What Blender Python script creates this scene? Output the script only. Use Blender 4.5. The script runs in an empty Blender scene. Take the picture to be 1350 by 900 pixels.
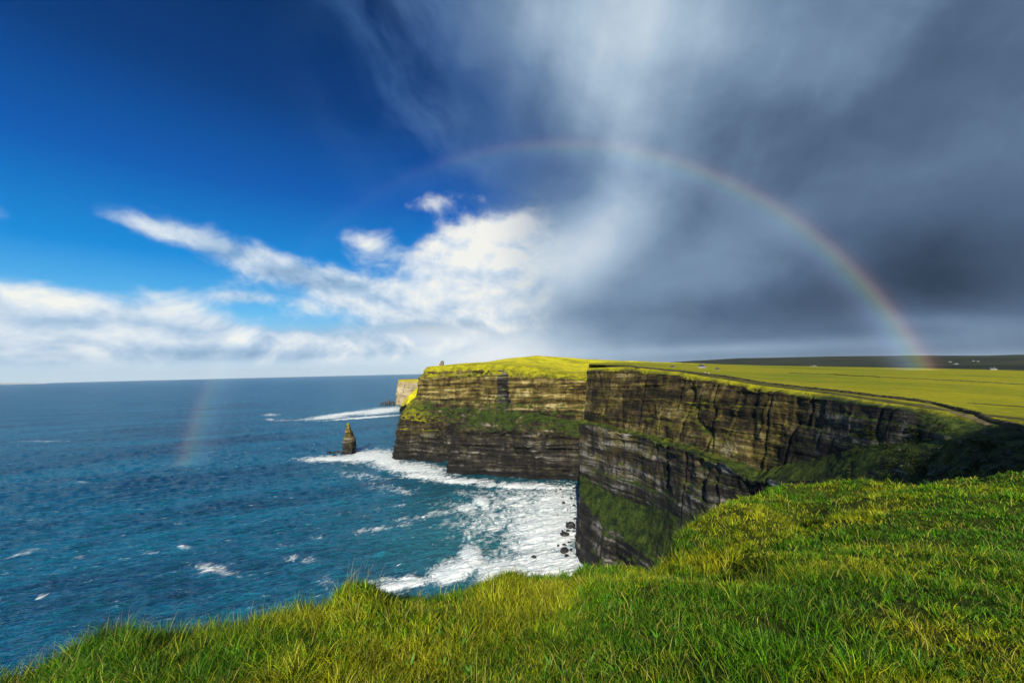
import bpy, bmesh, math, random
import numpy as np
from mathutils import Vector, Matrix
from mathutils.bvhtree import BVHTree

rng = np.random.default_rng(7)
random.seed(7)
SC = bpy.context.scene
COL = SC.collection
rad = math.radians

# ------------------------------------------------------------------ camera frame
F = 550.0                       # focal length in pixels of a 1350 px wide frame
EYE = 180.0                     # eye height above the sea, metres
PITCH = math.atan(38.0 / F)
ROLL = rad(1.26)
CAM = np.array([0.0, 0.0, EYE])
fw = np.array([0, math.cos(PITCH), math.sin(PITCH)])
u0 = np.array([0, -math.sin(PITCH), math.cos(PITCH)])
r0 = np.array([1.0, 0, 0])
up = math.cos(ROLL) * u0 + math.sin(ROLL) * r0
rt = math.cos(ROLL) * r0 - math.sin(ROLL) * u0


def ray(px, py):
    d = fw + (px - 675.0) / F * rt - (py - 450.0) / F * up
    return d


def PY(px, py, Y):              # point on the sight line at forward distance Y
    d = ray(px, py)
    return CAM + d * (Y / d[1])


def PZ(px, py, z=0.0):          # point where the sight line meets height z
    d = ray(px, py)
    return CAM + d * ((z - EYE) / d[2])


def XZ(px, Y, z):               # point of height z at distance Y, in column px of the horizon
    x = CAM[0] + (px - 675.0) / F * Y * math.cos(PITCH)
    return np.array([x, Y, z])


def azel(px, py):
    d = ray(px, py)
    d = d / np.linalg.norm(d)
    return math.degrees(math.atan2(d[0], d[1])), math.degrees(math.asin(d[2]))


cam_d = bpy.data.cameras.new('camera')
cam_d.sensor_width = 36.0
cam_d.lens = F / 1350.0 * 36.0
cam_d.clip_start = 0.05
cam_d.clip_end = 120000.0
cam = bpy.data.objects.new('camera', cam_d)
M = Matrix(((rt[0], up[0], -fw[0], CAM[0]), (rt[1], up[1], -fw[1], CAM[1]), (rt[2], up[2], -fw[2], CAM[2]), (0, 0, 0, 1)))
cam.matrix_world = M
COL.objects.link(cam)
SC.camera = cam

# ------------------------------------------------------------------ numeric noise


def _hash(ix, iy, iz):
    h = (ix.astype(np.int64) * 374761393 + iy.astype(np.int64) * 668265263 + iz.astype(np.int64) * 2147483647) & 0xFFFFFFFF
    h = ((h ^ (h >> 13)) * 1274126177) & 0xFFFFFFFF
    h = ((h ^ (h >> 16)) * 2246822519) & 0xFFFFFFFF
    return ((h ^ (h >> 15)) & 0xFFFFFF) / float(0xFFFFFF)


def vnoise(x, y, z):
    x, y, z = np.broadcast_arrays(np.asarray(x, float), np.asarray(y, float), np.asarray(z, float))
    ix, iy, iz = np.floor(x), np.floor(y), np.floor(z)
    fx, fy, fz = x - ix, y - iy, z - iz
    fx, fy, fz = [t * t * t * (t * (t * 6 - 15) + 10) for t in (fx, fy, fz)]
    ix, iy, iz = ix.astype(np.int64), iy.astype(np.int64), iz.astype(np.int64)
    r = 0
    for a in (0, 1):
        wa = fx if a else 1 - fx
        for b in (0, 1):
            wb = fy if b else 1 - fy
            for c in (0, 1):
                wc = fz if c else 1 - fz
                r = r + wa * wb * wc * _hash(ix + a, iy + b, iz + c)
    return r


def fbm(x, y, z=0.0, octaves=4, gain=0.5):
    s, a, n = 0, 1.0, 0
    x, y, z = np.asarray(x, float), np.asarray(y, float), np.asarray(z, float)
    for o in range(octaves):
        s = s + a * vnoise(x * 2 ** o + 17.3 * o, y * 2 ** o - 9.1 * o, z * 2 ** o + 5.7 * o)
        n += a
        a *= gain
    return s / n


def sstep(a, b, x):
    t = np.clip((x - a) / (b - a), 0, 1)
    return t * t * (3 - 2 * t)


# ------------------------------------------------------------------ mesh helpers


def tag(o, label=None, cat=None, group=None, kind=None):
    if label:
        o['label'] = label
    if cat:
        o['category'] = cat
    if group:
        o['group'] = group
    if kind:
        o['kind'] = kind
    return o


def link(name, me, mat=None, parent=None):
    if mat is not None and len(me.materials) == 0:
        me.materials.append(mat)
    o = bpy.data.objects.new(name, me)
    COL.objects.link(o)
    if parent is not None:
        o.parent = parent
    return o


def np_mesh(name, verts, faces, attrs=None, smooth=True):
    """verts (n,3); faces: list of arrays (m,k)."""
    me = bpy.data.meshes.new(name)
    verts = np.ascontiguousarray(verts, np.float32)
    me.vertices.add(len(verts))
    me.vertices.foreach_set('co', verts.ravel())
    tot = sum(f.size for f in faces)
    npol = sum(len(f) for f in faces)
    me.loops.add(tot)
    me.polygons.add(npol)
    me.loops.foreach_set('vertex_index', np.concatenate([f.ravel() for f in faces]).astype(np.int32))
    starts, s = [], 0
    for f in faces:
        starts.append(s + np.arange(len(f)) * f.shape[1])
        s += f.size
    me.polygons.foreach_set('loop_start', np.concatenate(starts).astype(np.int32))
    me.polygons.foreach_set('use_smooth', np.full(npol, smooth, bool))
    if attrs:
        for k, a in attrs.items():
            a = np.asarray(a, np.float32)
            if a.ndim == 1:
                at = me.attributes.new(k, 'FLOAT', 'POINT')
                at.data.foreach_set('value', a)
            else:
                at = me.attributes.new(k, 'FLOAT_COLOR', 'POINT')
                full = np.ones((len(a), 4), np.float32)
                full[:, :a.shape[1]] = a
                at.data.foreach_set('color', full.ravel())
    me.update(calc_edges=True)
    me.validate()
    return me


def grid_faces(nr, nc):
    i = np.arange(nr * nc).reshape(nr, nc)
    return np.stack([i[:-1, :-1].ravel(), i[:-1, 1:].ravel(), i[1:, 1:].ravel(), i[1:, :-1].ravel()], 1)


def grid_normals(G):
    du = np.gradient(G, axis=1)
    dv = np.gradient(G, axis=0)
    n = np.cross(du, dv)
    n /= np.linalg.norm(n, axis=2, keepdims=True) + 1e-9
    return n


def loft(rails, rows, cols, attr):
    """rails (K,C,3) -> grid. rows: count per rail interval. attr (K,C,A) carried along."""
    rails = np.asarray(rails, float)
    attr = np.asarray(attr, float)
    K, C, _ = rails.shape
    mid = rails[K // 2]
    L = np.concatenate([[0], np.cumsum(np.linalg.norm(np.diff(mid, axis=0), axis=1) ** 0.8)])
    t = np.linspace(0, L[-1], cols)
    both = np.concatenate([rails, attr], 2)
    A = both.shape[2]
    R = np.empty((K, cols, A))
    for k in range(K):
        for a in range(A):
            R[k, :, a] = np.interp(t, L, both[k, :, a])
    out = [R[0:1]]
    for k in range(K - 1):
        w = (np.arange(1, rows[k] + 1) / rows[k])[:, None, None]
        out.append(R[k] * (1 - w) + R[k + 1] * w)
    G = np.concatenate(out, 0)
    return G[..., :3], G[..., 3:]


def lay_hash(i, seed):
    return _hash(i.astype(np.int64), np.full(i.shape, seed, np.int64), np.full(i.shape, 3, np.int64))


def strata(P, thick, amp, seed, dipx=0.0, dipy=0.0):
    x, y, z = P[..., 0], P[..., 1], P[..., 2]
    zz = z + dipx * x + dipy * y + 1.6 * thick ** 0.5 * (fbm(x / 60, y / 60, seed, 2) - .5)
    q = zz / thick
    i = np.floor(q)
    f = q - i
    a, b = lay_hash(i, seed), lay_hash(i + 1, seed)
    # each bed breaks back in its own way along the face
    a = a * (.45 + .9 * vnoise(x / 17 + i * 3.1, y / 17, i * 1.7))
    b = b * (.45 + .9 * vnoise(x / 17 + (i + 1) * 3.1, y / 17, (i + 1) * 1.7))
    w = sstep(.82, 1.0, f)
    return amp * ((a * (1 - w) + b * w) - .5)


# ------------------------------------------------------------------ node helper


class V:
    """A float socket with arithmetic."""
    def __init__(s, nt, sock):
        s.nt, s.k = nt, sock

    def _m(s, op, *o):
        n = s.nt.nodes.new('ShaderNodeMath')
        n.operation = op
        for i, v in enumerate((s,) + o):
            if isinstance(v, V):
                s.nt.links.new(v.k, n.inputs[i])
            else:
                n.inputs[i].default_value = float(v)
        return V(s.nt, n.outputs[0])

    def __add__(s, o): return s._m('ADD', o)
    def __radd__(s, o): return s._m('ADD', o)
    def __sub__(s, o): return s._m('SUBTRACT', o)
    def __rsub__(s, o): return (s * -1.0) + o
    def __mul__(s, o): return s._m('MULTIPLY', o)
    def __rmul__(s, o): return s._m('MULTIPLY', o)
    def __truediv__(s, o): return s._m('DIVIDE', o)
    def pw(s, e): return s._m('POWER', e)
    def mx(s, o): return s._m('MAXIMUM', o)
    def mn(s, o): return s._m('MINIMUM', o)
    def clamp(s): return s.mx(0.0).mn(1.0)

    def step(s, a, b):
        n = s.nt.nodes.new('ShaderNodeMapRange')
        n.interpolation_type = 'SMOOTHSTEP'
        s.nt.links.new(s.k, n.inputs[0])
        n.inputs[1].default_value, n.inputs[2].default_value = a, b
        return V(s.nt, n.outputs[0])

    def exp_neg(s):                       # e^-s
        n = s.nt.nodes.new('ShaderNodeMath')
        n.operation = 'POWER'
        n.inputs[0].default_value = math.e
        s.nt.links.new((s * -1.0).k, n.inputs[1])
        return V(s.nt, n.outputs[0])


class NT:
    def __init__(s, nt):
        s.nt = nt

    def new(s, t, **kw):
        n = s.nt.nodes.new(t)
        for k, v in kw.items():
            setattr(n, k, v)
        return n

    def link(s, a, b):
        s.nt.links.new(a.k if isinstance(a, V) else a, b)

    def vec(s, x, y, z=0.0):
        n = s.new('ShaderNodeCombineXYZ')
        for i, v in enumerate((x, y, z)):
            if isinstance(v, V):
                s.link(v, n.inputs[i])
            else:
                n.inputs[i].default_value = v
        return n.outputs[0]

    def sep(s, sock):
        n = s.new('ShaderNodeSeparateXYZ')
        s.link(sock, n.inputs[0])
        return [V(s.nt, o) for o in n.outputs]

    def noise(s, vec, scale=1.0, detail=4.0, rough=.5, dist=0.0, lac=2.0):
        n = s.new('ShaderNodeTexNoise')
        s.link(vec, n.inputs['Vector'])
        n.inputs['Scale'].default_value = scale
        n.inputs['Detail'].default_value = detail
        n.inputs['Roughness'].default_value = rough
        n.inputs['Distortion'].default_value = dist
        n.inputs['Lacunarity'].default_value = lac
        return V(s.nt, n.outputs[0])

    def ramp(s, fac, stops, interp='LINEAR'):
        n = s.new('ShaderNodeValToRGB')
        s.link(fac, n.inputs[0])
        cr = n.color_ramp
        cr.interpolation = interp
        while len(cr.elements) < len(stops):
            cr.elements.new(.5)
        for e, (p, c) in zip(cr.elements, stops):
            e.position = p
        for e, (p, c) in zip(cr.elements, stops):
            e.color = (*c, 1) if len(c) == 3 else c
        return n.outputs[0]

    def mix(s, f, a, b, blend='MIX'):
        n = s.new('ShaderNodeMix', data_type='RGBA', blend_type=blend)
        n.clamp_factor = True
        for i, v in ((0, f), (6, a), (7, b)):
            if isinstance(v, V):
                s.link(v, n.inputs[i])
            elif isinstance(v, (int, float)):
                n.inputs[i].default_value = v
            elif isinstance(v, tuple):
                n.inputs[i].default_value = (*v, 1)
            else:
                s.link(v, n.inputs[i])
        return n.outputs[2]

    def attr(s, name):
        n = s.new('ShaderNodeAttribute')
        n.attribute_name = name
        return n

    def bump(s, h, dist, strength=1.0, normal=None):
        n = s.new('ShaderNodeBump')
        s.link(h, n.inputs['Height'])
        n.inputs['Distance'].default_value = dist
        n.inputs['Strength'].default_value = strength
        if normal is not None:
            s.link(normal, n.inputs['Normal'])
        return n.outputs[0]


def lin(r, g, b):
    def f(c):
        c /= 255.0
        return c / 12.92 if c <= .04045 else ((c + .055) / 1.055) ** 2.4
    return (f(r), f(g), f(b))


def new_mat(name):
    m = bpy.data.materials.new(name)
    m.use_nodes = True
    nt = m.node_tree
    for n in list(nt.nodes):
        nt.nodes.remove(n)
    T = NT(nt)
    out = T.new('ShaderNodeOutputMaterial')
    return m, T, out


def principled(T, out, color, rough=.8, normal=None, spec=.3):
    b = T.new('ShaderNodeBsdfPrincipled')
    if isinstance(color, tuple):
        b.inputs['Base Color'].default_value = (*color, 1)
    else:
        T.link(color, b.inputs['Base Color'])
    if isinstance(rough, (int, float)):
        b.inputs['Roughness'].default_value = rough
    else:
        T.link(rough, b.inputs['Roughness'])
    b.inputs['Specular IOR Level'].default_value = spec
    if normal is not None:
        T.link(normal, b.inputs['Normal'])
    T.link(b.outputs[0], out.inputs[0])
    return b


def simple_mat(name, color, rough=.8, var=.25, scale=3.0):
    m, T, out = new_mat(name)
    tc = T.new('ShaderNodeTexCoord').outputs['Object']
    n = T.noise(tc, scale, 5, .6)
    a = tuple(c * (1 - var) for c in color)
    b = tuple(min(1, c * (1 + var)) for c in color)
    col = T.mix(n.step(.3, .7), a, b)
    principled(T, out, col, rough, T.bump(n, .02 * 1 / scale * 10))
    return m


# ------------------------------------------------------------------ materials


def rock_material():
    m, T, out = new_mat('layered_rock')
    g = T.new('ShaderNodeNewGeometry')
    pos = g.outputs['Position']
    x, y, z = T.sep(pos)
    nz = T.sep(g.outputs['Normal'])[2]
    at = T.attr('cover')
    sp = T.new('ShaderNodeSeparateColor')
    T.link(at.outputs['Color'], sp.inputs[0])
    veg, tone, sunny = [V(T.nt, o) for o in sp.outputs]
    big = T.noise(T.vec(x * .018, y * .018, z * .03), 1, 4, .55)
    mid = T.noise(T.vec(x * .09, y * .09, z * .12), 1, 5, .6)
    fine = T.noise(T.vec(x * .5, y * .5, z * .6), 1, 6, .65)
    zz = z + (big - .5) * 7.0
    bed = T.noise(T.vec(x * .010, y * .010, zz * .20), 1, 6, .66)
    blotch = T.noise(T.vec(x * .035, y * .035, z * .045 + 9.0), 1, 4, .6)
    bed2 = T.noise(T.vec(x * .035, y * .035, zz * .9), 1, 4, .6)
    streak = T.noise(T.vec(x * .07, y * .07, z * .018 + (big - .5) * 1.5), 1, 6, .66)
    pale = V(T.nt, T.attr('pale').outputs['Fac'])
    gr = T.noise(T.vec(x * .16, y * .16, z * .10), 1, 6, .68)
    vw = (bed - .5) * .8 + (bed2 - .5) * .4 + (streak - .5) * .55 + (gr - .5) * 1.2 + (fine - .5) * .6 + (blotch - .5) * 1.3 + .45
    v = (bed - .5) * 1.75 + (bed2 - .5) * .45 + (fine - .5) * .6 + (streak - .5) * .75 + (blotch - .5) * 1.15 + (gr - .5) * .5 + .53 - (1.0 - pale) * .14
    dark = T.ramp(v, [(.2, (.004, .004, .004)), (.42, (.015, .013, .011)), (.6, (.038, .034, .028)), (.74, (.12, .112, .10)), (.92, (.30, .285, .26))])
    vv = vw + (v - vw) * pale + pale * .07
    warm = T.ramp(vv, [(.16, (.006, .0045, .002)), (.4, (.028, .019, .006)), (.58, (.085, .060, .016)), (.76, (.22, .165, .046)), (.95, (.42, .35, .16))])
    tf = (tone + (mid - .5) * .9).step(.25, .75)
    rock = T.mix(tf, dark, warm)
    # lichen and moss on the rock
    moss = ((mid - .5) * 1.8 + (blotch - .5) * 1.6 + (fine - .5) * 1.0 + (streak - .5) * 1.2 + sunny * .5 - .12).step(.0, .55) * .75
    mosscol = T.mix(fine.step(.3, .7), (.012, .014, .002), (.062, .052, .006))
    rock = T.mix(moss, rock, mosscol)
    # black wet foot
    wet = (z + (mid - .5) * 16.0).step(15.0, 5.0)
    rock = T.mix(wet * .85, rock, (.008, .008, .009))
    # turf on ledges
    vf = (veg * 1.3 + (nz - .55) * 1.1 + (mid - .5) * .9 + (fine - .5) * .5 - .52).step(-.08, .16)
    gd = T.mix((fine * .4 + mid * .3 + gr * .3).step(.41, .60), (.005, .014, .002), (.050, .078, .008))
    gl = T.mix((big * .45 + mid * .35 + fine * .2).step(.36, .62), (.26, .25, .003), (.66, .59, .006))  # bright yellow turf carries the sunlit look in its colour
    turf = T.mix((sunny + (mid - .5) * .35).step(.15, .85), gd, gl)
    col = T.mix(vf, rock, turf)
    h = bed * .9 + bed2 * .45 + fine * .5 + streak * .5
    b1 = T.bump(h, 2.2, .9)
    principled(T, out, col, .82, b1, .25)
    return m


def field_material():
    m, T, out = new_mat('pasture')
    g = T.new('ShaderNodeNewGeometry')
    x, y, z = T.sep(g.outputs['Position'])
    big = T.noise(T.vec(x * .004, y * .004), 1, 3, .5)
    strip = T.noise(T.vec(x * .004, y * .03), 1, 4, .6)
    fine = T.noise(T.vec(x * .25, y * .25, z * .2), 1, 6, .7)
    tuss = T.noise(T.vec(x * .04, y * .07), 1, 5, .65)
    f = big * .4 + strip * .4 + tuss * .2
    col = T.ramp(f, [(.3, (.10, .16, .003)), (.44, (.20, .23, .003)), (.52, (.34, .31, .004)), (.6, (.26, .28, .004)), (.7, (.15, .20, .004))])
    col = T.mix((fine - .5) * 1.2 + .25, col, (.045, .055, .005))
    at = V(T.nt, T.attr('rough').outputs['Fac'])
    rcol = T.ramp(fine * .6 + tuss * .4, [(.34, (.012, .016, .004)), (.48, (.05, .055, .010)), (.6, (.13, .11, .025)), (.7, (.22, .18, .08))])
    col = T.mix((at + (tuss - .5) * .8).step(.3, .7), col, rcol)
    principled(T, out, col, .9, T.bump(fine + tuss, .6, .8), .15)
    return m


def heath_material():
    m, T, out = new_mat('cloud_dimmed_heath')
    g = T.new('ShaderNodeNewGeometry')
    x, y, z = T.sep(g.outputs['Position'])
    a = T.noise(T.vec(x * .0012, y * .002), 1, 5, .6)
    b = T.noise(T.vec(x * .008, y * .012), 1, 4, .6)
    col = T.ramp(a * .6 + b * .4, [(.35, (.010, .016, .014)), (.5, (.026, .034, .022)), (.62, (.055, .060, .026)), (.75, (.03, .03, .02))])  # cloud shadow over the hills is held in these dark heath colours
    principled(T, out, col, .95, None, .1)
    return m


def soil_material():
    m, T, out = new_mat('turf_soil')
    g = T.new('ShaderNodeNewGeometry')
    pos = g.outputs['Position']
    n = T.noise(pos, 1.3, 6, .65)
    n2 = T.noise(pos, 14, 5, .7)
    col = T.ramp(n * .5 + n2 * .5, [(.36, (.018, .026, .004)), (.5, (.04, .06, .006)), (.6, (.07, .08, .009)), (.72, (.07, .045, .016))])
    principled(T, out, col, .95, T.bump(n2, .05, .9), .1)
    return m


def grass_material():
    m, T, out = new_mat('grass_blades')
    at = T.attr('tint')
    d = T.new('ShaderNodeBsdfPrincipled')
    T.link(at.outputs['Color'], d.inputs['Base Color'])
    d.inputs['Roughness'].default_value = .55
    d.inputs['Specular IOR Level'].default_value = .25
    t = T.new('ShaderNodeBsdfTranslucent')
    T.link(at.outputs['Color'], t.inputs['Color'])
    mx = T.new('ShaderNodeMixShader')
    mx.inputs[0].default_value = .26
    T.link(d.outputs[0], mx.inputs[1])
    T.link(t.outputs[0], mx.inputs[2])
    T.link(mx.outputs[0], out.inputs[0])
    return m


def sea_material():
    m, T, out = new_mat('sea_water')
    g = T.new('ShaderNodeNewGeometry')
    x, y, z = T.sep(g.outputs['Position'])
    foam = V(T.nt, T.attr('foam').outputs['Fac'])
    churn = V(T.nt, T.attr('churn').outputs['Fac'])
    # rotated wind frame
    a = rad(28)
    u = x * math.cos(a) + y * math.sin(a)
    w = y * math.cos(a) - x * math.sin(a)
    swell = T.noise(T.vec(u * .020, w * .075), 1, 4, .55)
    chop = T.noise(T.vec(u * .08, w * .28), 1, 5, .6, .3)
    rip = T.noise(T.vec(u * .5, w * .9), 1, 4, .65, .3)
    far = T.noise(T.vec(u * .0018, w * .006), 1, 4, .6)
    h = swell * 2.0 + chop * 1.5 + rip * .35
    foam_calm = (1.0 - foam * .75).clamp()
    nrm = T.bump(h * foam_calm, 3.4, 1.0)
    body = T.mix((far * .6 + swell * .3 + chop * .25).step(.44, .70), (.001, .036, .066), (.004, .150, .235))
    body = T.mix(churn * .75, body, (.030, .170, .185))
    wv = T.noise(T.vec(x * .05, y * .05), 1, 3, .5)
    fx, fy = x + (wv - .5) * 16.0, y + (wv - .5) * 22.0
    f1 = T.noise(T.vec(fx * .055, fy * .035), 1, 6, .60, .9)
    f2 = T.noise(T.vec(fx * .28, fy * .16), 1, 6, .7, .8)
    web = T.noise(T.vec(fx * .11, fy * .055), 1, 5, .6, .5)
    ridge = 1.0 - ((web - .5)._m('ABSOLUTE') * 9.0).clamp()
    # small scattered white horses
    cap = T.noise(T.vec(u * .028, w * .075), 1, 2, .5)
    capf = T.noise(T.vec(u * .25, w * .5), 1, 4, .65)
    caps = cap.step(.52, .66) * chop.step(.585, .68) * capf.step(.40, .62)
    ff = foam * 1.18 + (f1 - .5) * 2.0 * (1.15 - foam) + (f2 - .5) * .42 + ridge * .30 * (foam * 3.0).mn(1.0) - .18
    fm = ff.step(.26, .92) * (foam * 12.0).clamp()
    fm = fm.mx(caps * .85)
    fcol = T.mix(f2.step(.3, .62), (.50, .62, .66), (.86, .88, .88))
    col = T.mix(fm, body, fcol)
    nrm2 = T.bump((f2 + f1) * fm, .5, .2, nrm)
    # a ruffled sea mirrors far less of the sky at grazing angles than a flat one
    df = T.new('ShaderNodeBsdfDiffuse')
    T.link(col, df.inputs[0])
    T.link(nrm2, df.inputs['Normal'])
    gl = T.new('ShaderNodeBsdfGlossy')
    gl.inputs[0].default_value = (.62, .82, 1.0, 1)
    gl.inputs['Roughness'].default_value = .16
    T.link(nrm2, gl.inputs['Normal'])
    fr = T.new('ShaderNodeFresnel')
    fr.inputs['IOR'].default_value = 1.33
    T.link(nrm2, fr.inputs['Normal'])
    fac = V(T.nt, fr.outputs[0]).mn(.42) * (1.0 - fm)
    ms = T.new('ShaderNodeMixShader')
    T.link(fac, ms.inputs[0])
    T.link(df.outputs[0], ms.inputs[1])
    T.link(gl.outputs[0], ms.inputs[2])
    T.link(ms.outputs[0], out.inputs[0])
    return m


MAT = dict(rock=rock_material(), field=field_material(), heath=heath_material(), soil=soil_material(),
           grass=grass_material(), sea=sea_material())

# ------------------------------------------------------------------ terrain lofts


def displaced(G, A, amp=1.0, dip=(0, 0), fine=1.0, st=1.0):
    """Break rails into beds, buttresses and lumps. A[...,0] = turf."""
    N = grid_normals(G)
    x, y, z = G[..., 0], G[..., 1], G[..., 2]
    veg = np.clip(A[..., 0], 0, 1)
    rockf = 1 - .8 * sstep(.3, .9, veg)
    d = st * (strata(G, 13, 6.4, 11, *dip) + strata(G, 5.6, 3.8, 23, *dip) + strata(G, 2.3, 1.2 * fine, 31, *dip)) + (1 - st) * (9 * (fbm(x / 19, y / 19, z / 26, 4) - .5) + 3.0 * (fbm(x / 4, y / 4, z / 7, 3) - .5))
    ridge = 1 - np.abs(2 * fbm(x / 34, y / 34, z / 240, 3) - 1)
    d = d + 11 * (fbm(x / 62, y / 62, z / 260, 3) - .5) + 7.5 * (ridge - .75)
    sl = x * .55 + y * .83 + 5 * (fbm(x / 25, y / 25, z / 60, 2) - .5)
    sl = np.where(np.abs(np.gradient(G[..., 0], axis=1)) > np.abs(np.gradient(G[..., 1], axis=1)), x + 5 * (fbm(x / 25, y / 25, z / 60, 2) - .5), sl)
    for bw, bh, am, sd in ((15, 13, 3.4, 2), (7, 6, 2.0, 5), (3.4, 2.6, .9 * fine, 8)):
        lz = np.floor(z / bh + .8 * fbm(x / 70, y / 70, sd, 2))
        cx_ = np.floor(sl / bw + 5.3 * lay_hash(lz, sd))
        d = d + am * (_hash(cx_.astype(np.int64), lz.astype(np.int64), np.full(lz.shape, sd, np.int64)) - .5)
    crack = 1 - np.abs(2 * fbm(x / 13, y / 13, z / 110 + 7, 2) - 1)
    d = d - (2.4 + 2.0 * st) * sstep(.84, 1.0, crack) + 1.8 * fine * (fbm(x / 5, y / 5, z / 5, 3) - .5)
    soft = 4.2 * (fbm(x / 22, y / 22, z / 22, 4) - .5) + 1.6 * fine * (fbm(x / 6, y / 6, z / 6, 2) - .5)
    disp = amp * (rockf * d + (1 - rockf) * soft)
    return G + N * (disp * A[..., 3])[..., None]


def rails_px(tab):
    return [np.array([PY(*c) if len(c) == 3 else np.array(c[:3]) for c in row]) for row in tab]


terrain_parts = []


def build_grid(name, G, mat, attrs=None, flip=False, kind='structure'):
    nr, nc = G.shape[:2]
    f = grid_faces(nr, nc)
    if flip:
        f = f[:, ::-1]
    me = np_mesh(name, G.reshape(-1, 3), [f], attrs)
    o = link(name, me, mat)
    if kind:
        o['kind'] = kind
    terrain_parts.append((G.reshape(-1, 3), f))
    return o


# --- the far stepped headland
def Z0(px, py):
    p = PZ(px, py, 0.0)
    p[2] = -4
    return p


A_rails = [
    [XZ(540, 1500, -4), Z0(515, 605), Z0(552, 607.5), Z0(594, 610), Z0(587, 624), Z0(672, 629.5), Z0(764, 634), Z0(930, 640)],
    [XZ(541, 1500, 80), PY(527, 552, 886), PY(557, 556, 868), PY(599, 560, 838), PY(601, 569, 758), PY(680, 568, 708), PY(766, 577, 684), PY(930, 590, 690)],
    [XZ(556, 1480, 115), PY(545, 532, 912), PY(577, 536, 893), PY(622, 541, 862), PY(640, 544, 812), PY(700, 544, 768), PY(770, 557, 732), PY(930, 560, 740)],
    [XZ(566, 1460, 165), PY(553, 500, 917), PY(581, 497, 898), PY(630, 496, 866), PY(655, 496, 818), PY(706, 497, 775), PY(771, 503, 740), PY(930, 505, 748)],
    [XZ(572, 1450, 185), PY(562, 484.5, 935), PY(587, 482, 920), PY(632, 480.5, 896), PY(660, 481, 846), PY(706, 485, 806), PY(773, 494, 770), PY(930, 500, 775)],
    [XZ(585, 1440, 190), PY(568, 482.6, 1000), PY(592, 480.6, 1020), PY(640, 477.0, 1050), PY(665, 473, 1050), PY(706, 468.6, 1050), PY(780, 473.5, 1050), PY(930, 479.5, 1060)],
    [XZ(600, 1600, 150), XZ(600, 1500, 150), XZ(620, 1500, 150), XZ(650, 1500, 150), XZ(680, 1500, 150), XZ(720, 1500, 150), XZ(800, 1500, 150), XZ(930, 1500, 150)],
]
#  turf, tone, sunlit yellow painted into the turf, displacement
A_attr = []
for k, (veg, tone, sunny, dis) in enumerate([(0, .0, .0, 1), (.12, .40, .15, 1), (.56, .55, .05, 1.2), (.22, .95, .35, 1), (.95, .8, .55, .6), (1, .9, 1.0, .45), (1, .9, 1, .4)]):
    row = [[veg, tone, sunny, dis] for _ in range(8)]
    if k == 1:
        for c in (0, 1, 2):
            row[c] = [.35, .6, .45, .7]
    if k == 2:
        row[0] = row[1] = [.75, .6, .30, .6]
    A_attr.append(row)
G, A = loft(A_rails, [64, 26, 44, 14, 30, 10], 460, A_attr)
# cut a vertical gully into the upper tier and darken its rock tone
gu = 9 * np.exp(-((G[..., 0] / G[..., 1] * F + 675 - 661) / 6.0) ** 2) * sstep(95, 120, G[..., 2]) * sstep(200, 176, G[..., 2])
G[..., 1] += gu
A[..., 1] -= gu * .12
G = displaced(G, A, 1.15)
build_grid('headland', G, MAT['rock'], {'cover': A.reshape(-1, 4)[:, :3], 'pale': np.clip(.15 + .95 * sstep(70, 130, G[..., 2]), 0, 1).ravel()})

# --- the near promontory wall
B_rails = [
    # base
    [XZ(850, 620, -4), Z0(756, 731), XZ(795, 330, -4), XZ(870, 270, -4), XZ(960, 215, -4), XZ(1060, 170, -4), XZ(1130, 140, -4), XZ(1200, 115, -4), XZ(1290, 95, -4), XZ(1400, 75, -4), XZ(1600, 50, -4), XZ(1900, 36, -4)],
    # foot of the rock apron
    [XZ(840, 600, 60), PY(762, 650, 415), PY(800, 700, 360), PY(860, 735, 305), PY(950, 740, 240), PY(1060, 740, 185), PY(1130, 740, 150), PY(1200, 730, 122), PY(1290, 710, 100), PY(1400, 690, 80), XZ(1600, 55, 140), XZ(1900, 38, 145)],
    # bottom of the banded tier
    [XZ(838, 590, 78), PY(764, 626, 424), PY(804, 650, 378), PY(850, 668, 338), PY(928, 690, 256), PY(1010, 680, 222), PY(1100, 660, 168), PY(1160, 655, 146), PY(1230, 650, 124), PY(1370, 650, 92), XZ(1600, 62, 150), XZ(1900, 42, 152)],
    # edge of the ledge
    [XZ(838, 590, 128), PY(763, 558, 422), PY(801, 566, 378), PY(838, 573, 346), PY(943, 606, 246), PY(990, 634, 222), PY(1085, 634, 180), PY(1150, 622, 154), PY(1215, 612, 134), PY(1345, 622, 100), XZ(1600, 68, 155), XZ(1900, 46, 156)],
    # foot of the upper wall
    [XZ(842, 590, 133), PY(769, 553, 432), PY(804, 561, 388), PY(842, 567.5, 357), PY(946, 599, 258), PY(1010, 618, 228), PY(1092, 598, 188), PY(1152, 585, 163), PY(1210, 580, 145), PY(1320, 596, 112), XZ(1600, 76, 158), XZ(1900, 50, 158)],
    # top of the rock
    [XZ(848, 580, 176), PY(774, 490, 437), PY(828, 489, 379), PY(897, 497, 325), PY(997, 514, 242), PY(1046, 521, 214), PY(1098, 528, 190), PY(1148, 535, 168), PY(1198, 542, 151), PY(1262, 556, 135), XZ(1600, 84, 160), XZ(1900, 54, 160)],
    # brow
    [XZ(850, 575, 181), PY(776, 485, 446), PY(830, 483.4, 384), PY(900, 491, 331), PY(1000, 507.5, 247), PY(1050, 514, 219), PY(1100, 520.5, 195), PY(1150, 528, 173), PY(1200, 535, 155), PY(1268, 545, 139), XZ(1600, 92, 161), XZ(1900, 60, 160)],
]
B_attr = []
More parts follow.
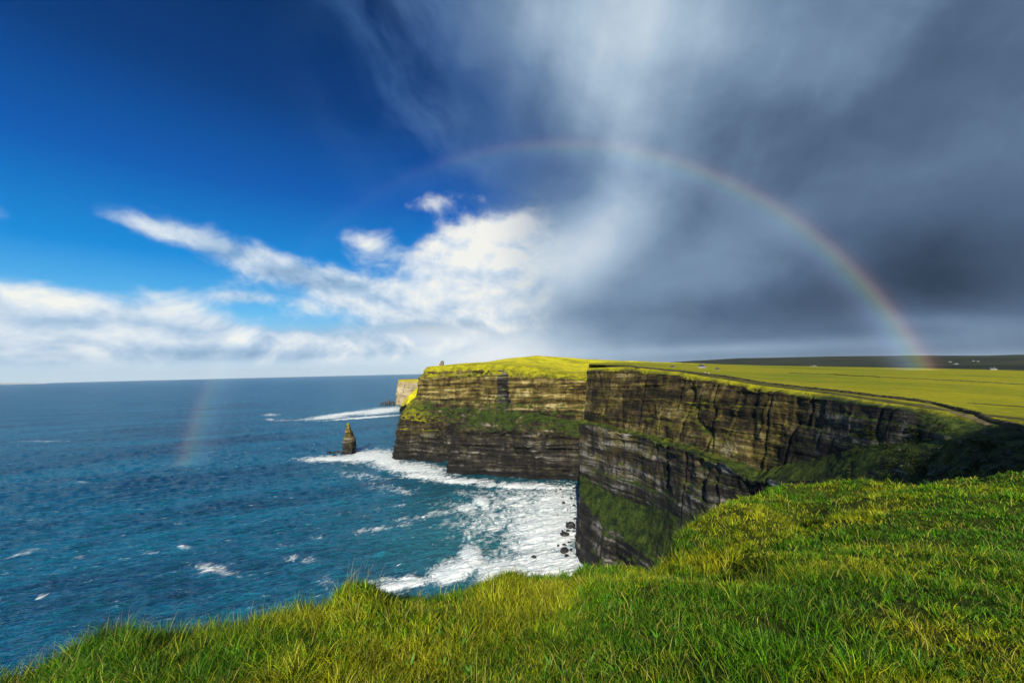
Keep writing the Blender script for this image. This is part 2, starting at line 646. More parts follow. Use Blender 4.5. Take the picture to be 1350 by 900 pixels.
for k, (veg, tone, sunny, dis) in enumerate([(0, .05, .0, 1), (.70, .2, .08, 1), (.86, .30, .05, .8), (.25, .42, .1, .9), (.45, .6, .25, .8), (.22, .68, .3, .7), (.75, .7, .6, .15)]):
    row = []
    for c in range(12):
        v = [veg, tone, sunny, dis]
        if c >= 6:                       # the green gully head on the right, shade partly put into its dark cover
            v = [[0, .1, .0, 1], [.7, .2, .05, .9], [.6, .2, .05, .9], [.62, .3, .08, .8], [.55, .1, .05, .6], [.42, .25, .1, .6], [.7, .5, .5, .15]][k]
        if c < 2:
            v = v[:3] + [v[3] * (.25, .5)[c]]
        if c == 4 and k in (1, 2):
            v = [.75, .2, .05, .9]
        if c == 5 and k in (2, 3):
            v = [.35, .1, .0, .8]
        row.append(v)
    B_attr.append(row)
G, A = loft(B_rails, [50, 46, 90, 14, 130, 14], 820, B_attr)
near = np.clip(G[..., 1] / 260, .35, 1)
A[..., 3] *= near
stB = np.concatenate([np.full(51 + 46, .55), np.full(90, .8), np.full(14, .6), np.full(130, .55), np.full(14, .3)])[:, None]
G = displaced(G, A, .72, (-.03, .02), 1.2, stB)
brow = G[-1].copy()
brow_px = np.interp(np.arange(820), np.linspace(0, 819, 820), np.arange(820))
build_grid('cliff', G, MAT['rock'], {'cover': A.reshape(-1, 4)[:, :3], 'pale': (stB * np.ones(G.shape[:2])).ravel()})

# --- fields behind the brow: three inland rails sampled by picture column of the brow
bp = 675 + brow[:, 0] / brow[:, 1] * F          # column in which each brow point stands
bpm = np.clip(np.maximum.accumulate(np.where(np.arange(820) < 60, 0, bp)), 776, None)


def rail_of(px_list, Y_list, z_list):
    px = bpm
    Y = np.interp(px, px_list, Y_list)
    zz = np.interp(px, px_list, z_list)
    return np.stack([(px - 675) / F * Y, Y, zz], 1)


def zpx(px, y, Y):
    return PY(px, y, Y)[2]


f0 = brow + (brow - np.array([0, 0, 0])) * 0.0
ft = [830, 900, 1000, 1100, 1200, 1350, 1500, 1900]
inl = np.stack([np.full(820, 1.0), np.full(820, .35), np.zeros(820)], 1)
f1 = brow + inl * np.interp(bpm, [776, 900, 1300, 1900], [14, 14, 12, 14])[:, None]
f1[:, 2] += np.interp(bpm, [776, 1100, 1300], [.2, -.3, -.2])
f2 = rail_of([776, 830, 900, 1000, 1100, 1200, 1350, 1500, 1900], [640, 610, 560, 420, 380, 340, 300, 230, 150],
             [zpx(776, 480.5, 640), zpx(830, 480.5, 610), zpx(900, 484.5, 560), zpx(1000, 494.5, 420), zpx(1100, 500, 380), zpx(1200, 506, 340), zpx(1350, 520, 300), 158, 160])
f3 = rail_of([776, 830, 900, 1000, 1100, 1200, 1350, 1500, 1900], [1200, 1200, 1150, 1150, 1150, 1050, 900, 850, 600],
             [zpx(776, 477.5, 1200), zpx(830, 476.6, 1200), zpx(900, 478.4, 1150), zpx(1000, 481.6, 1150), zpx(1100, 483.5, 1150), zpx(1200, 485, 1050), zpx(1350, 488.5, 900), 152, 160])
f4 = f3 + np.stack([f3[:, 0] * .35, np.full(820, 400.0), np.full(820, -45.0)], 1)
R = np.stack([brow, f1, f2, f3, f4])
rows = [14, 90, 60, 10]
out = [R[0:1]]
for k in range(4):
    w = (np.arange(1, rows[k] + 1) / rows[k])[:, None, None]
    if k == 1:
        w = w ** 1.7
    out.append(R[k] * (1 - w) + R[k + 1] * w)
FG = np.concatenate(out, 0)
bumpz = (fbm(FG[..., 0] / 45, FG[..., 1] / 45, 3.0, 4) - .5)
fade = sstep(0, 16, np.arange(FG.shape[0]))[:, None]
FG[..., 2] += bumpz * 2.2 * fade * np.clip(1.2 - FG[..., 1] / 900, .3, 1)
rough = np.zeros(FG.shape[:2])
rr = np.arange(FG.shape[0])[:, None] * np.ones((1, 820))
rough = np.clip(1.25 - rr / 14.0, 0, 1) * .9
rough = np.maximum(rough, .55 * sstep(1150, 1300, bpm)[None, :] * np.clip(1.6 - rr / 16.0, 0, 1))
build_grid('field', FG, MAT['field'], {'rough': rough.ravel()})

# --- dark hills inland
hp = np.linspace(800, 2300, 240)
sky_y = np.interp(hp, [800, 870, 930, 977, 1040, 1095, 1212, 1290, 1350, 1600, 2300], [480, 478.2, 474.6, 471.8, 470.6, 469.6, 468.4, 468.6, 467.6, 466, 462])
hr = []
for Y, zf in ((1000, None), (1300, .0), (2600, .25), (4200, .6), (6500, 1.0), (8500, .7)):
    row = []
    for p, sy in zip(hp, sky_y):
        ztop = max(zpx(p, sy, 6500), 120)
        if zf is None:
            z = 100.0
        else:
            z = 138 + (ztop - 138) * zf
        row.append(XZ(p, Y, z))
    hr.append(row)
hr = np.array(hr)
out = [hr[0:1]]
for k in range(5):
    w = (np.arange(1, 19) / 18)[:, None, None]
    out.append(hr[k] * (1 - w) + hr[k + 1] * w)
HG = np.concatenate(out, 0)
HG[..., 2] += 26 * (fbm(HG[..., 0] / 900, HG[..., 1] / 900, 1.0, 4) - .5) * sstep(0, 30, np.arange(HG.shape[0]))[:, None]
build_grid('hills', HG, MAT['heath'])

# --- far pale cliff beyond the headland
C_rails = [
    [XZ(524, 3300, -4), Z0(522, 533.5), Z0(531, 533.8), Z0(545, 534.5), Z0(575, 536)],
    [XZ(526, 3300, 100), PY(523.5, 506, 2420), PY(532, 506, 2400), PY(546, 506, 2330), PY(575, 507, 2300)],
    [XZ(527, 3300, 125), PY(525, 500.6, 2450), PY(533, 500.2, 2430), PY(547, 499.8, 2360), PY(575, 499, 2330)],
    [XZ(540, 3300, 130), PY(530, 499.6, 2800), PY(537, 499.4, 2800), PY(550, 499, 2800), PY(580, 498, 2800)],
]
C_attr = [[[v, t, l, d]] * 5 for v, t, l, d in [(0, .9, .3, 1), (.1, 1.3, .4, 1), (.9, 1, .9, .5), (1, 1, 1, .2)]]
G, A = loft(C_rails, [40, 8, 8], 120, C_attr)
G = displaced(G, A, 1.6)
m_pale, T, out_ = new_mat('haze_pale_rock')
g_ = T.new('ShaderNodeNewGeometry')
x_, y_, z_ = T.sep(g_.outputs['Position'])
st = T.noise(T.vec(x_ * .03, y_ * .03, z_ * .008), 1, 5, .65)
bd = T.noise(T.vec(x_ * .004, y_ * .004, z_ * .12), 1, 4, .6)
c_ = T.ramp(st * .65 + bd * .35, [(.34, (.12, .09, .055)), (.48, (.30, .24, .14)), (.62, (.42, .36, .23))])  # rock colour lightened to carry the haze of distance
c_ = T.mix(z_.step(118, 132), c_, (.32, .27, .03))
principled(T, out_, c_, .9, None, .1)
MAT['pale'] = m_pale
build_grid('far_cliff', G, MAT['pale'])

# --- grassy spur between the two, sunlight put into its yellow turf
S_rails = [
    [Z0(526, 541), Z0(534, 545), Z0(560, 547)],
    [PY(528, 536, 1790), PY(535, 534, 1700), PY(560, 534, 1690)],
    [PY(536, 524, 1830), PY(541, 519, 1750), PY(562, 516, 1730)],
    [PY(546, 514.5, 1900), PY(550, 511, 1830), PY(566, 506, 1800)],
    [XZ(552, 2200, 60), XZ(558, 2200, 60), XZ(572, 2200, 60)],
]
S_attr = [[[v, t, l, d]] * 3 for v, t, l, d in [(0, .2, 0, .8), (.5, .6, .8, .6), (1, 1, 1, .3), (1, 1, 1, .3), (1, 1, 1, .3)]]
G, A = loft(S_rails, [14, 14, 14, 6], 60, S_attr)
G = displaced(G, A, .9)
build_grid('grassy_spur', G, MAT['rock'], {'cover': A.reshape(-1, 4)[:, :3]})

# --- the low island on the left horizon
ip = np.linspace(-140, 62, 90)
prof = 75 * np.clip(1 - ((ip + 20) / 82) ** 2, 0, 1) ** .6 + 3 * (fbm(ip / 9, 0, 0, 3) - .5)
ir = []
for dy, zf in ((0, -.2), (60, .25), (350, .8), (900, 1.0), (1800, -.2)):
    ir.append([XZ(p, 25000 + dy * 2, -3 + (h + 3) * zf if zf > 0 else -5) for p, h in zip(ip, prof)])
IG = np.array(ir)
m_is, T, out_ = new_mat('haze_pale_island')
g_ = T.new('ShaderNodeNewGeometry')
n_ = T.noise(g_.outputs['Position'], .012, 5, .7)
z_ = T.sep(g_.outputs['Position'])[2]
c_ = T.mix(n_.step(.4, .6), (.16, .18, .14), (.48, .48, .44))  # paleness from haze is painted into the island colours
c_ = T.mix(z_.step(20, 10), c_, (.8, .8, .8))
principled(T, out_, c_, .9, None, .1)
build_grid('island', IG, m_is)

# ------------------------------------------------------------------ foreground cliff top
EU = [-900, -500, -250, -60, 0, 60, 140, 178, 236, 300, 362, 430, 458, 482, 520, 602, 640, 666, 702, 742, 762, 800, 850, 868, 882, 906, 950, 1000, 1060, 1110, 1180, 1300, 1350, 1500, 1750, 2200]
EYp = [1100, 980, 920, 893, 884, 872, 832, 822, 832, 822, 805, 797, 767, 764, 776, 771, 759, 748, 756, 753, 741, 740, 739, 731, 701, 684, 659, 644, 638, 635, 638, 629, 627, 622, 590, 520]
ED = [3.5, 3.5, 3.6, 3.9, 4.0, 4.2, 4.6, 4.7, 4.9, 5.1, 5.3, 5.5, 5.3, 5.4, 5.8, 6.2, 6.4, 6.6, 7.0, 7.2, 7.4, 7.8, 8.6, 9.6, 11, 13, 18, 23, 27, 29, 32, 42, 45, 52, 56, 60]


def hor(px):
    return 488.0 - .022 * (px - 675)


US_ = np.linspace(-900, 2200, 1551)
_de = np.interp(US_, EU, ED)
_dr = _de * (np.interp(US_, EU, EYp) - (488.0 - .022 * (US_ - 675))) / F
_k = np.exp(-(np.arange(-200, 201) * 2.0 / 120) ** 2 / 2)
_k /= _k.sum()
DES_ = np.exp(np.convolve(np.pad(np.log(_de), 200, mode='edge'), _k, 'valid'))
DRS_ = np.exp(np.convolve(np.pad(np.log(_dr), 200, mode='edge'), _k, 'valid'))


def fg_drop(u, d):
    """drop of the ground below the eye at picture column u and forward distance d"""
    ye = np.interp(u, EU, EYp)
    de = np.interp(u, EU, ED)
    drop_e = de * (ye - hor(u)) / F
    s = (d - .8) / (de - .8)
    pw_ = np.interp(u, [800, 1000], [1.25, 1.08])
    drop = 1.6 + (drop_e - 1.6) * np.sign(s) * np.abs(s) ** pw_
    des, dres = np.interp(u, US_, DES_), np.interp(u, US_, DRS_)
    s2 = (d - .8) / (des - .8)
    calm = 1.6 + (dres - 1.6) * np.sign(s2) * np.abs(s2) ** pw_
    w_ = sstep(.52, .97, s)
    drop = calm + (drop - calm) * w_
    return drop, de, s, drop_e


def fg_height(u, d):
    drop, de, s, drop_e = fg_drop(u, d)
    over = np.clip(s - 1, 0, None) * (de - .8)
    z = EYE - np.where(s <= 1, drop, drop_e + over * 1.9 + over ** 2 * .03 * np.interp(u, [850, 1000], [1, .2]))
    x, y = (u - 675) / F * d, d
    lump = (fbm(x / 1.6, y / 1.6, 2.0, 3) - .5) * .30 + (fbm(x / .55, y / .55, 8.0, 2) - .5) * .10
    lump2 = (fbm(x / 6.0, y / 6.0, 5.0, 3) - .5) * .9
    k = np.interp(d, [1, 4, 12, 30], [.5, 1, 1.6, 2.2])
    inner = np.clip(s, 0, 1)
    z = z + lump * k * .8 + lump2 * np.interp(d, [3, 7, 12, 22], [0, .7, 1.6, 2.6]) * np.sin(inner * math.pi) 
    hol = .55 * np.exp(-((u - 925) / 62) ** 2 - ((d - 7.8) / 1.7) ** 2) + .75 * np.exp(-((u - 1092) / 52) ** 2 - ((d - 17.5) / 2.6) ** 2) + .40 * np.exp(-((u - 1040) / 34) ** 2 - ((d - 11.5) / 1.5) ** 2) + .6 * np.exp(-((u - 1230) / 70) ** 2 - ((d - 22) / 3.5) ** 2) - .35 * np.exp(-((u - 990) / 60) ** 2 - ((d - 13.5) / 2.2) ** 2)
    z = z - hol
    z = np.where(s > 1, z - over * .15 * fbm(x / 2, y / 2, 1.0, 2), z)
    return x, y, z


us = np.concatenate([np.linspace(-900, -80, 60), np.linspace(-70, 1420, 760), np.linspace(1430, 2200, 60)])
ss = np.concatenate([np.linspace(-.02, 1, 170), 1 + np.linspace(.012, 1.2, 40), 2.3 + np.linspace(0, 3.4, 18)])
U, S = np.meshgrid(us, ss)
DE = np.interp(U, EU, ED)
D = .8 + S * (DE - .8)
X, Y, Z = fg_height(U, D)
FGG = np.stack([X, Y, Z], 2)
ground = build_grid('ground', FGG, MAT['soil'])
# ground behind the photographer, with an unseen hill added to shade the gully
gx, gy = np.meshgrid(np.linspace(-9, 330, 120), np.linspace(-300, .9, 110))
gz = EYE - 1.72 - .12 * np.clip(-gx, 0, None) + 8 * sstep(10, 120, gx) + 104 * np.exp(-((gx - 114) / 50) ** 2 - ((gy + 125) / 75) ** 2) + .5 * (fbm(gx / 9, gy / 9, 0, 3) - .5) - .35 * sstep(-2.0, .9, gy)
build_grid('ground', np.stack([gx, gy, gz], 2), MAT['soil'])

# ------------------------------------------------------------------ grass blades


def blades(name, u, d, length, width, tint, lean_dir, lean, stiff=1.0):
    n = len(u)
    x, y, z = fg_height(u, d)
    root = np.stack([x, y, z - .012], 1)
    yaw = rng.uniform(0, 2 * math.pi, n)
    wd = np.stack([np.cos(yaw), np.sin(yaw), np.zeros(n)], 1)
    ld = np.stack([np.cos(lean_dir), np.sin(lean_dir), np.zeros(n)], 1)
    up_ = np.array([0, 0, 1.0])
    vs = []
    prev = root
    ang = lean * .35
    segs = 3
    for k in range(segs + 1):
        w = width * (1, .92, .62, .0)[k] * .5
        if k > 0:
            step = (length / segs)[:, None] * (ld * np.sin(ang)[:, None] + up_ * np.cos(ang)[:, None])
            prev = prev + step
            ang = np.minimum(ang + lean * .55, 2.1)
        if k < segs:
            vs += [prev - wd * w[:, None], prev + wd * w[:, None]]
        else:
            vs += [prev]
    P = np.stack(vs, 1)                      # n,7,3
    i = np.arange(n)[:, None] * 7
    q = np.concatenate([i + np.array([[0, 1, 3, 2]]), i + np.array([[2, 3, 5, 4]])], 0)
    t = i + np.array([[4, 5, 6]])
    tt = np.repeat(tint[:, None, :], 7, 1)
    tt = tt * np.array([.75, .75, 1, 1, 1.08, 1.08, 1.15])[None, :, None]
    me = np_mesh(name, P.reshape(-1, 3), [q, t], {'tint': tt.reshape(-1, 3)}, smooth=True)
    return me


def tints(x, y, n, dry_bias=0.0):
    patch = fbm(x / 1.1, y / 1.1, 4.0, 3)
    patch2 = fbm(x / 5.0, y / 5.0, 9.0, 3)
    dry = sstep(.51, .72, patch * .75 + patch2 * .3 - .01 + .09 * np.exp(-((x / np.maximum(y, .1) * F + 675 - 930) / 60) ** 2 - ((y - 13) / 4) ** 2) + rng.normal(0, .13, n) + dry_bias)
    deep = np.array([.012, .090, .002])
    mid = np.array([.135, .345, .004])
    yel = np.array([.40, .42, .006])
    straw = np.array([.42, .40, .05])
    r = rng.random(n)
    base = deep + (mid - deep) * np.clip(r * 1.2, 0, 1)[:, None]
    c = base * (1 - dry[:, None]) + yel * dry[:, None]
    s = (rng.random(n) < .02 + .09 * dry)
    c[s] = straw
    return c * (rng.uniform(.42, 1.35, n) * (.6 + .5 * fbm(x / .5, y / .5, 12.0, 2)))[:, None]


def make_grass(n, u_lo, u_hi, d_lo=1.25):
    """short lawn between radiating tufts, some flattened straw"""
    def spread(m):
        u = rng.uniform(u_lo, u_hi, m)
        de = np.interp(u, EU, ED)
        d = d_lo * ((de * 1.14 + .05) / d_lo) ** (rng.random(m) ** .85)
        return u, d
    # lawn
    u, d = spread(int(n * .50))
    x, y = (u - 675) / F * d, d
    m = len(u)
    bald = fbm(x / .7, y / .7, 21.0, 3)
    k = rng.random(m) < sstep(.30, .42, bald) + .12
    u, d, x, y = u[k], d[k], x[k], y[k]
    m = len(u)
    L = .062 * rng.uniform(.5, 1.4, m) * np.interp(d, [2, 8, 20], [1, 1.3, 2.2])
    ld = rng.uniform(0, 2 * math.pi, m)
    lean = np.clip(rng.normal(.85, .3, m), .1, 1.4)
    U, D_, LL, LD, LE = [u], [d], [L], [ld], [lean]
    # tufts
    nt = int(n * .46 / 15)
    tu, td = spread(nt)
    tx, ty = (tu - 675) / F * td, td
    kp = rng.random(nt) < .25 + .95 * sstep(.36, .62, fbm(tx / .8, ty / .8, 31.0, 3))
    tu, td, tx, ty = tu[kp], td[kp], tx[kp], ty[kp]
    nt = len(tu)
    size = rng.uniform(.5, 1.35, nt) * np.interp(td, [2, 8, 20], [1, 1.35, 2.3]) * (.65 + .8 * sstep(.4, .68, fbm(tx / 1.3, ty / 1.3, 6.0, 3)))
    comb = rng.uniform(0, 2 * math.pi, nt)
    B = 18
    ph = rng.uniform(0, 2 * math.pi, (nt, B))
    rr_ = rng.random((nt, B)) ** .6
    px_ = tx[:, None] + np.cos(ph) * rr_ * .055 * size[:, None]
    py_ = ty[:, None] + np.sin(ph) * rr_ * .055 * size[:, None]
    dirx = np.cos(ph) * (.35 + rr_) + .75 * np.cos(comb)[:, None]
    diry = np.sin(ph) * (.35 + rr_) + .75 * np.sin(comb)[:, None]
    lt = .106 * size[:, None] * rng.uniform(.6, 1.25, (nt, B))
    le = .25 + .75 * rr_ + rng.normal(0, .12, (nt, B))
    U.append((px_ / py_ * F + 675).ravel()); D_.append(py_.ravel()); LL.append(lt.ravel())
    LD.append(np.arctan2(diry, dirx).ravel()); LE.append(np.clip(le, .05, 1.3).ravel())
    u, d, L, ld, lean = [np.concatenate(q) for q in (U, D_, LL, LD, LE)]
    n_ = len(u)
    x, y = (u - 675) / F * d, d
    edge = sstep(.75, 1.0, d / np.interp(u, EU, ED)) * (u < 870)
    L = L * (1 + .35 * edge)
    w = np.maximum(.0044 * rng.uniform(.7, 1.6, n_), d * .00135)
    c = tints(x, y, n_)
    tb = rng.uniform(.42, 1.35, nt)                       # tuft brightness varies, dark ones standing for shadow gaps
    c[len(U[0]):] *= np.repeat(tb, B)[:, None]
    # flattened straw
    m = int(n * .008)
    us_, ds_ = spread(m)
    u = np.concatenate([u, us_]); d = np.concatenate([d, ds_])
    L = np.concatenate([L, rng.uniform(.10, .26, m) * np.interp(ds_, [2, 8, 20], [1, 1.2, 1.8])])
    w = np.concatenate([w, np.maximum(.0035, ds_ * .0011)])
    ld = np.concatenate([ld, rng.uniform(0, 6.28, m)]); lean = np.concatenate([lean, rng.uniform(.5, 1.25, m)])
    c = np.concatenate([c, np.array([.44, .40, .07]) * rng.uniform(.45, 1.1, (m, 1))])
    # broad leaved weeds in rosettes
    nr_ = 420
    wu, wd2 = spread(nr_)
    wu, wd2 = wu[wd2 < 9], wd2[wd2 < 9]
    nr_ = len(wu)
    q = 9
    u = np.concatenate([u, np.repeat(wu, q)]); d = np.concatenate([d, np.repeat(wd2, q)])
    L = np.concatenate([L, rng.uniform(.06, .13, nr_ * q)]); w = np.concatenate([w, rng.uniform(.014, .026, nr_ * q)])
    ld = np.concatenate([ld, (np.arange(nr_ * q) % q) / q * 6.28 + rng.normal(0, .2, nr_ * q)]); lean = np.concatenate([lean, rng.uniform(.5, .95, nr_ * q)])
    c = np.concatenate([c, np.array([.075, .20, .012]) * rng.uniform(.6, 1.3, (nr_ * q, 1))])
    return blades('grass', u, d, L, w, c, ld, lean)


NB = 700000
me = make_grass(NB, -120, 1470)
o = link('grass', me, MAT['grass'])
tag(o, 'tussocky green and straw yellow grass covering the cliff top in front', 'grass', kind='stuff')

for n_side, lo_, hi_, lb_ in ((130000, 1470, 2050, 'grass carrying on over the cliff top beyond the right edge'), (60000, -460, -120, 'grass carrying on along the rim beyond the left edge')):
    me = make_grass(n_side, lo_, hi_)
    o = link('grass', me, MAT['grass'])
    tag(o, lb_, 'grass', kind='stuff')

# thin seed stalks along the left rim
n = 230
u = np.concatenate([rng.uniform(0, 560, 150), rng.normal(292, 10, 22), rng.normal(236, 6, 12), rng.normal(470, 14, 24), rng.normal(665, 40, 22)])
de = np.interp(u, EU, ED)
d = de * rng.uniform(.9, 1.03, n)
tn = np.tile(np.array([.30, .22, .10]), (n, 1)) * rng.uniform(.5, 1.2, n)[:, None]
me = blades('grass_stalks', u, d, rng.uniform(.16, .42, n), np.full(n, .0055), tn, rng.uniform(-1, 1, n), rng.uniform(.05, .4, n))
o = link('grass_stalks', me, MAT['grass'])
tag(o, 'thin dry seed stalks standing above the grass along the cliff rim', 'grass stalks', kind='stuff')

# ------------------------------------------------------------------ sea


def tile(Nn, L, V_, wdir, seed, kmin=0, kmax=1e9):
    r = np.random.default_rng(seed)
    k = np.fft.fftfreq(Nn, L / Nn) * 2 * math.pi
    kx, ky = np.meshgrid(k, k)
    kk = np.sqrt(kx ** 2 + ky ** 2)
    kk[0, 0] = 1e-6
    Lw = V_ ** 2 / 9.81
    cosf = (kx * wdir[0] + ky * wdir[1]) / kk
    ph = np.exp(-1 / (kk * Lw) ** 2) / kk ** 4 * (cosf ** 6 * .95 + .05) * np.where(cosf < 0, .5, 1)
    ph[(kk < kmin) | (kk > kmax)] = 0
    ph[0, 0] = 0
    s = (r.normal(size=(Nn, Nn)) + 1j * r.normal(size=(Nn, Nn))) * np.sqrt(ph)
    h = np.real(np.fft.ifft2(s))
    return h / h.std()


def sample(t, L, x, y):
    Nn = t.shape[0]
    fx = (x / L) % 1 * Nn
    fy = (y / L) % 1 * Nn
    ix, iy = np.floor(fx).astype(int), np.floor(fy).astype(int)
    ax, ay = fx - ix, fy - iy
    ix, iy = ix % Nn, iy % Nn
    jx, jy = (ix + 1) % Nn, (iy + 1) % Nn
    return (t[iy, ix] * (1 - ax) + t[iy, jx] * ax) * (1 - ay) + (t[jy, ix] * (1 - ax) + t[jy, jx] * ax) * ay


wd_ = np.array([.47, -.88])
t1 = tile(512, 420.0, 6.2, wd_, 3, 0, 2 * math.pi / 4)
t2 = tile(256, 130.0, 4.0, wd_, 4, 2 * math.pi / 9, 2 * math.pi / 1.4)
inv = np.linspace(1 / 190.0, 1 / 45000.0, 860)
rr = 1 / inv
az = np.concatenate([np.linspace(-88, -53, 60), np.linspace(-52.9, 14, 1150), np.linspace(14.2, 45, 60)])
AZ, RR = np.meshgrid(np.radians(az), rr)
SX, SY = np.sin(AZ) * RR, np.cos(AZ) * RR
dr = np.gradient(rr)[:, None]
h1 = sample(t1, 420.0, SX, SY)
h2 = sample(t2, 130.0, SX * .9 + SY * .3, SY * .9 - SX * .3)
a1 = .55 * np.interp(RR, [200, 4000, 12000], [1, .8, 0])
a2 = .17 * np.clip(1.8 / np.abs(dr), 0, 1)
H = a1 * (h1 + .22 * (h1 ** 2 - 1)) + a2 * h2

# foam density, authored at the places where the photograph shows surf
dX = SX
pxs = 675 + F * SX / SY                                    # column of each sea point on the horizon line
dep = F * EYE / SY                                         # pixels below the horizon
PXX = pxs
PYY = hor(pxs) + dep
foam = np.zeros_like(H)
churn = np.zeros_like(H)


def blob(cx, cy, rx, ry, a, ang=0.0, p=1.0):
    c, s_ = math.cos(rad(ang)), math.sin(rad(ang))
    ux, uy = PXX - cx, PYY - cy
    q = ((ux * c + uy * s_) / rx) ** 2 + ((uy * c - ux * s_) / ry) ** 2
    return a * np.exp(-q ** p)


def fmax(*b):
    global foam
    foam = np.maximum(foam, blob(*b))


def fadd(*b):
    global foam
    foam = foam + blob(*b)


# far band under the pale cliff
fmax(500, 541, 42, 4.6, .95, -6)
fmax(455, 545, 60, 2.6, .95, -7)
fmax(430, 550, 40, 1.8, .85, -4)
fmax(480, 549.5, 60, 1.4, .95, -4)
fmax(385, 553, 40, 2.0, .45)
# round the sea stack and the outer block
fmax(445, 602, 52, 4.6, 1.0, -2)
fmax(487, 599, 45, 9, 1.0, -5)
fmax(510, 604, 25, 10, 1.0)
fmax(540, 614, 60, 9, .95, 6)
fmax(560, 624, 45, 7, .85, 4)
fmax(600, 630, 50, 5, .95, 2)
fmax(690, 637, 90, 4.5, .95, 2)
fmax(480, 625, 55, 8, .42, 10)
fmax(515, 640, 50, 10, .40, 10)
# the bay
fmax(714, 692, 70, 46, .95, -10)
fmax(728, 700, 30, 26, .98)
fmax(725, 660, 55, 30, .82)
fmax(690, 665, 80, 36, .70)
fmax(655, 680, 90, 40, .58)
fmax(640, 648, 60, 10, .46)
fmax(632, 657, 14, 9, 1.0, 20)
fmax(610, 664, 24, 5, .75, -10)
fmax(720, 732, 90, 30, .90)
fmax(618, 728, 16, 20, 1.12, -30)
fmax(596, 742, 46, 16, 1.05, -14)
fmax(530, 758, 60, 9, .98, -8)
fmax(660, 742, 60, 22, .95)
fmax(560, 675, 70, 6, .50, -12)
fmax(500, 690, 60, 5, .42, -10)
fmax(590, 660, 50, 8, .36)
# patches of white water further out
for b in ((290, 741, 26, 7, .86, 8), (300, 743, 12, 5, .95), (400, 728, 26, 5, .66, 4), (375, 711, 14, 4, .55), (250, 712, 9, 3.0, .84), (205, 719, 22, 3.5, .55, -10),
          (118, 726, 10, 3, .6), (40, 722, 40, 4, .60, -14), (70, 775, 9, 4, .70, -30), (430, 760, 12, 16, .56, 30), (445, 775, 16, 8, .6), (90, 745, 30, 4, .45, -14),
          (358, 546, 12, 2, .8), (357, 552, 6, 1.4, .9), (60, 580, 40, 1.5, .6), (115, 632, 7, 1.8, .8), (455, 672, 30, 4, .38, -6), (520, 663, 40, 4, .45, -8),
          (330, 760, 40, 6, .3), (180, 660, 26, 1.8, .36), (300, 640, 26, 1.6, .36), (420, 700, 26, 4, .42, 6)):
    fmax(b[0], b[1], b[2] * 1.35, b[3] * 1.35, b[4] * .66, *b[5:])
churn = np.clip(blob(690, 690, 130, 70, .9) + blob(560, 690, 120, 45, .45) + blob(480, 612, 90, 16, .5) + blob(470, 545, 90, 9, .6) + blob(600, 745, 120, 30, .5), 0, 1)
# swell piling up into the bay: a breaker with a real crest
H = H + 3.2 * blob(612, 732, 34, 9, 1.0, -38) + 1.6 * blob(632, 656, 22, 5, 1.0, 15) + 1.2 * blob(560, 690, 60, 6, 1.0, -10)
H = H * (1 - .5 * np.clip(foam, 0, 1)) + .45 * np.clip(foam, 0, 1) * (fbm(SX / 9, SY / 9, 1.0, 2) - .5) + 4.0 * np.clip(fbm(SX / 16, SY / 16, 4.0, 3) - .46, 0, 1) * (blob(612, 732, 30, 14, 1.0, -30) + blob(632, 656, 20, 8, 1.0) + blob(560, 622, 60, 5, .8, 6) + blob(690, 634, 90, 3.5, .8, 2))
foam = np.clip(foam, 0, 1.15)
SEA = np.stack([SX, SY, H], 2)
nr, nc = H.shape
# the far end of the sheet is nearest the horizon; order rows outwards so faces look up
f = grid_faces(nr, nc)[:, ::-1]
me = np_mesh('sea', SEA.reshape(-1, 3), [f], {'foam': foam.ravel(), 'churn': churn.ravel()})
sea = link('sea', me, MAT['sea'])
sea['kind'] = 'structure'

# ------------------------------------------------------------------ helper: what a sight line meets on the terrain
vs, fs, off = [], [], 0
for v, f in terrain_parts:
    vs.append(v)
    fs.append(f + off)
    off += len(v)
vs = np.concatenate(vs)
fs = np.concatenate(fs)
BV = BVHTree.FromPolygons([tuple(v) for v in vs.tolist()], [tuple(q) for q in fs.tolist()])


def hit(px, py):
    d = Vector(ray(px, py)).normalized()
    p = BV.ray_cast(Vector(CAM) + d * 0.0, d)[0]
    return p


def ground_z(x, y, top=400):
    p = BV.ray_cast(Vector((x, y, top)), Vector((0, 0, -1)))[0]
    return p.z if p else None


# ------------------------------------------------------------------ rocks


def rock_mesh(name, sx, sy, sz, seed, sub=3, spike=.35, flat=False):
    bm = bmesh.new()
    bmesh.ops.create_icosphere(bm, subdivisions=sub, radius=1.0)
    co = np.array([v.co[:] for v in bm.verts])
    n1 = fbm(co[:, 0] * 1.3 + seed * 7.1, co[:, 1] * 1.3, co[:, 2] * 1.3 + seed, 4)
    n2 = np.floor(5 * fbm(co[:, 0] * .8 + seed, co[:, 1] * .8, co[:, 2] * 1.1, 2)) / 5
    k = 1 + spike * 2 * (n1 - .5) + spike * (n2 - .5)
    for v, kk in zip(bm.verts, k):
        v.co = Vector((v.co.x * kk * sx, v.co.y * kk * sy, v.co.z * kk * sz))
    me = bpy.data.meshes.new(name)
    bm.to_mesh(me)
    bm.free()
    return me


m_br, T, out_ = new_mat('wet_black_rock')
g_ = T.new('ShaderNodeNewGeometry')
n_ = T.noise(g_.outputs['Position'], .9, 6, .7)
principled(T, out_, T.ramp(n_, [(.35, (.006, .006, .007)), (.6, (.03, .029, .03)), (.75, (.07, .065, .06))]), .5, T.bump(n_, .4, .8), .4)
MAT['black'] = m_br

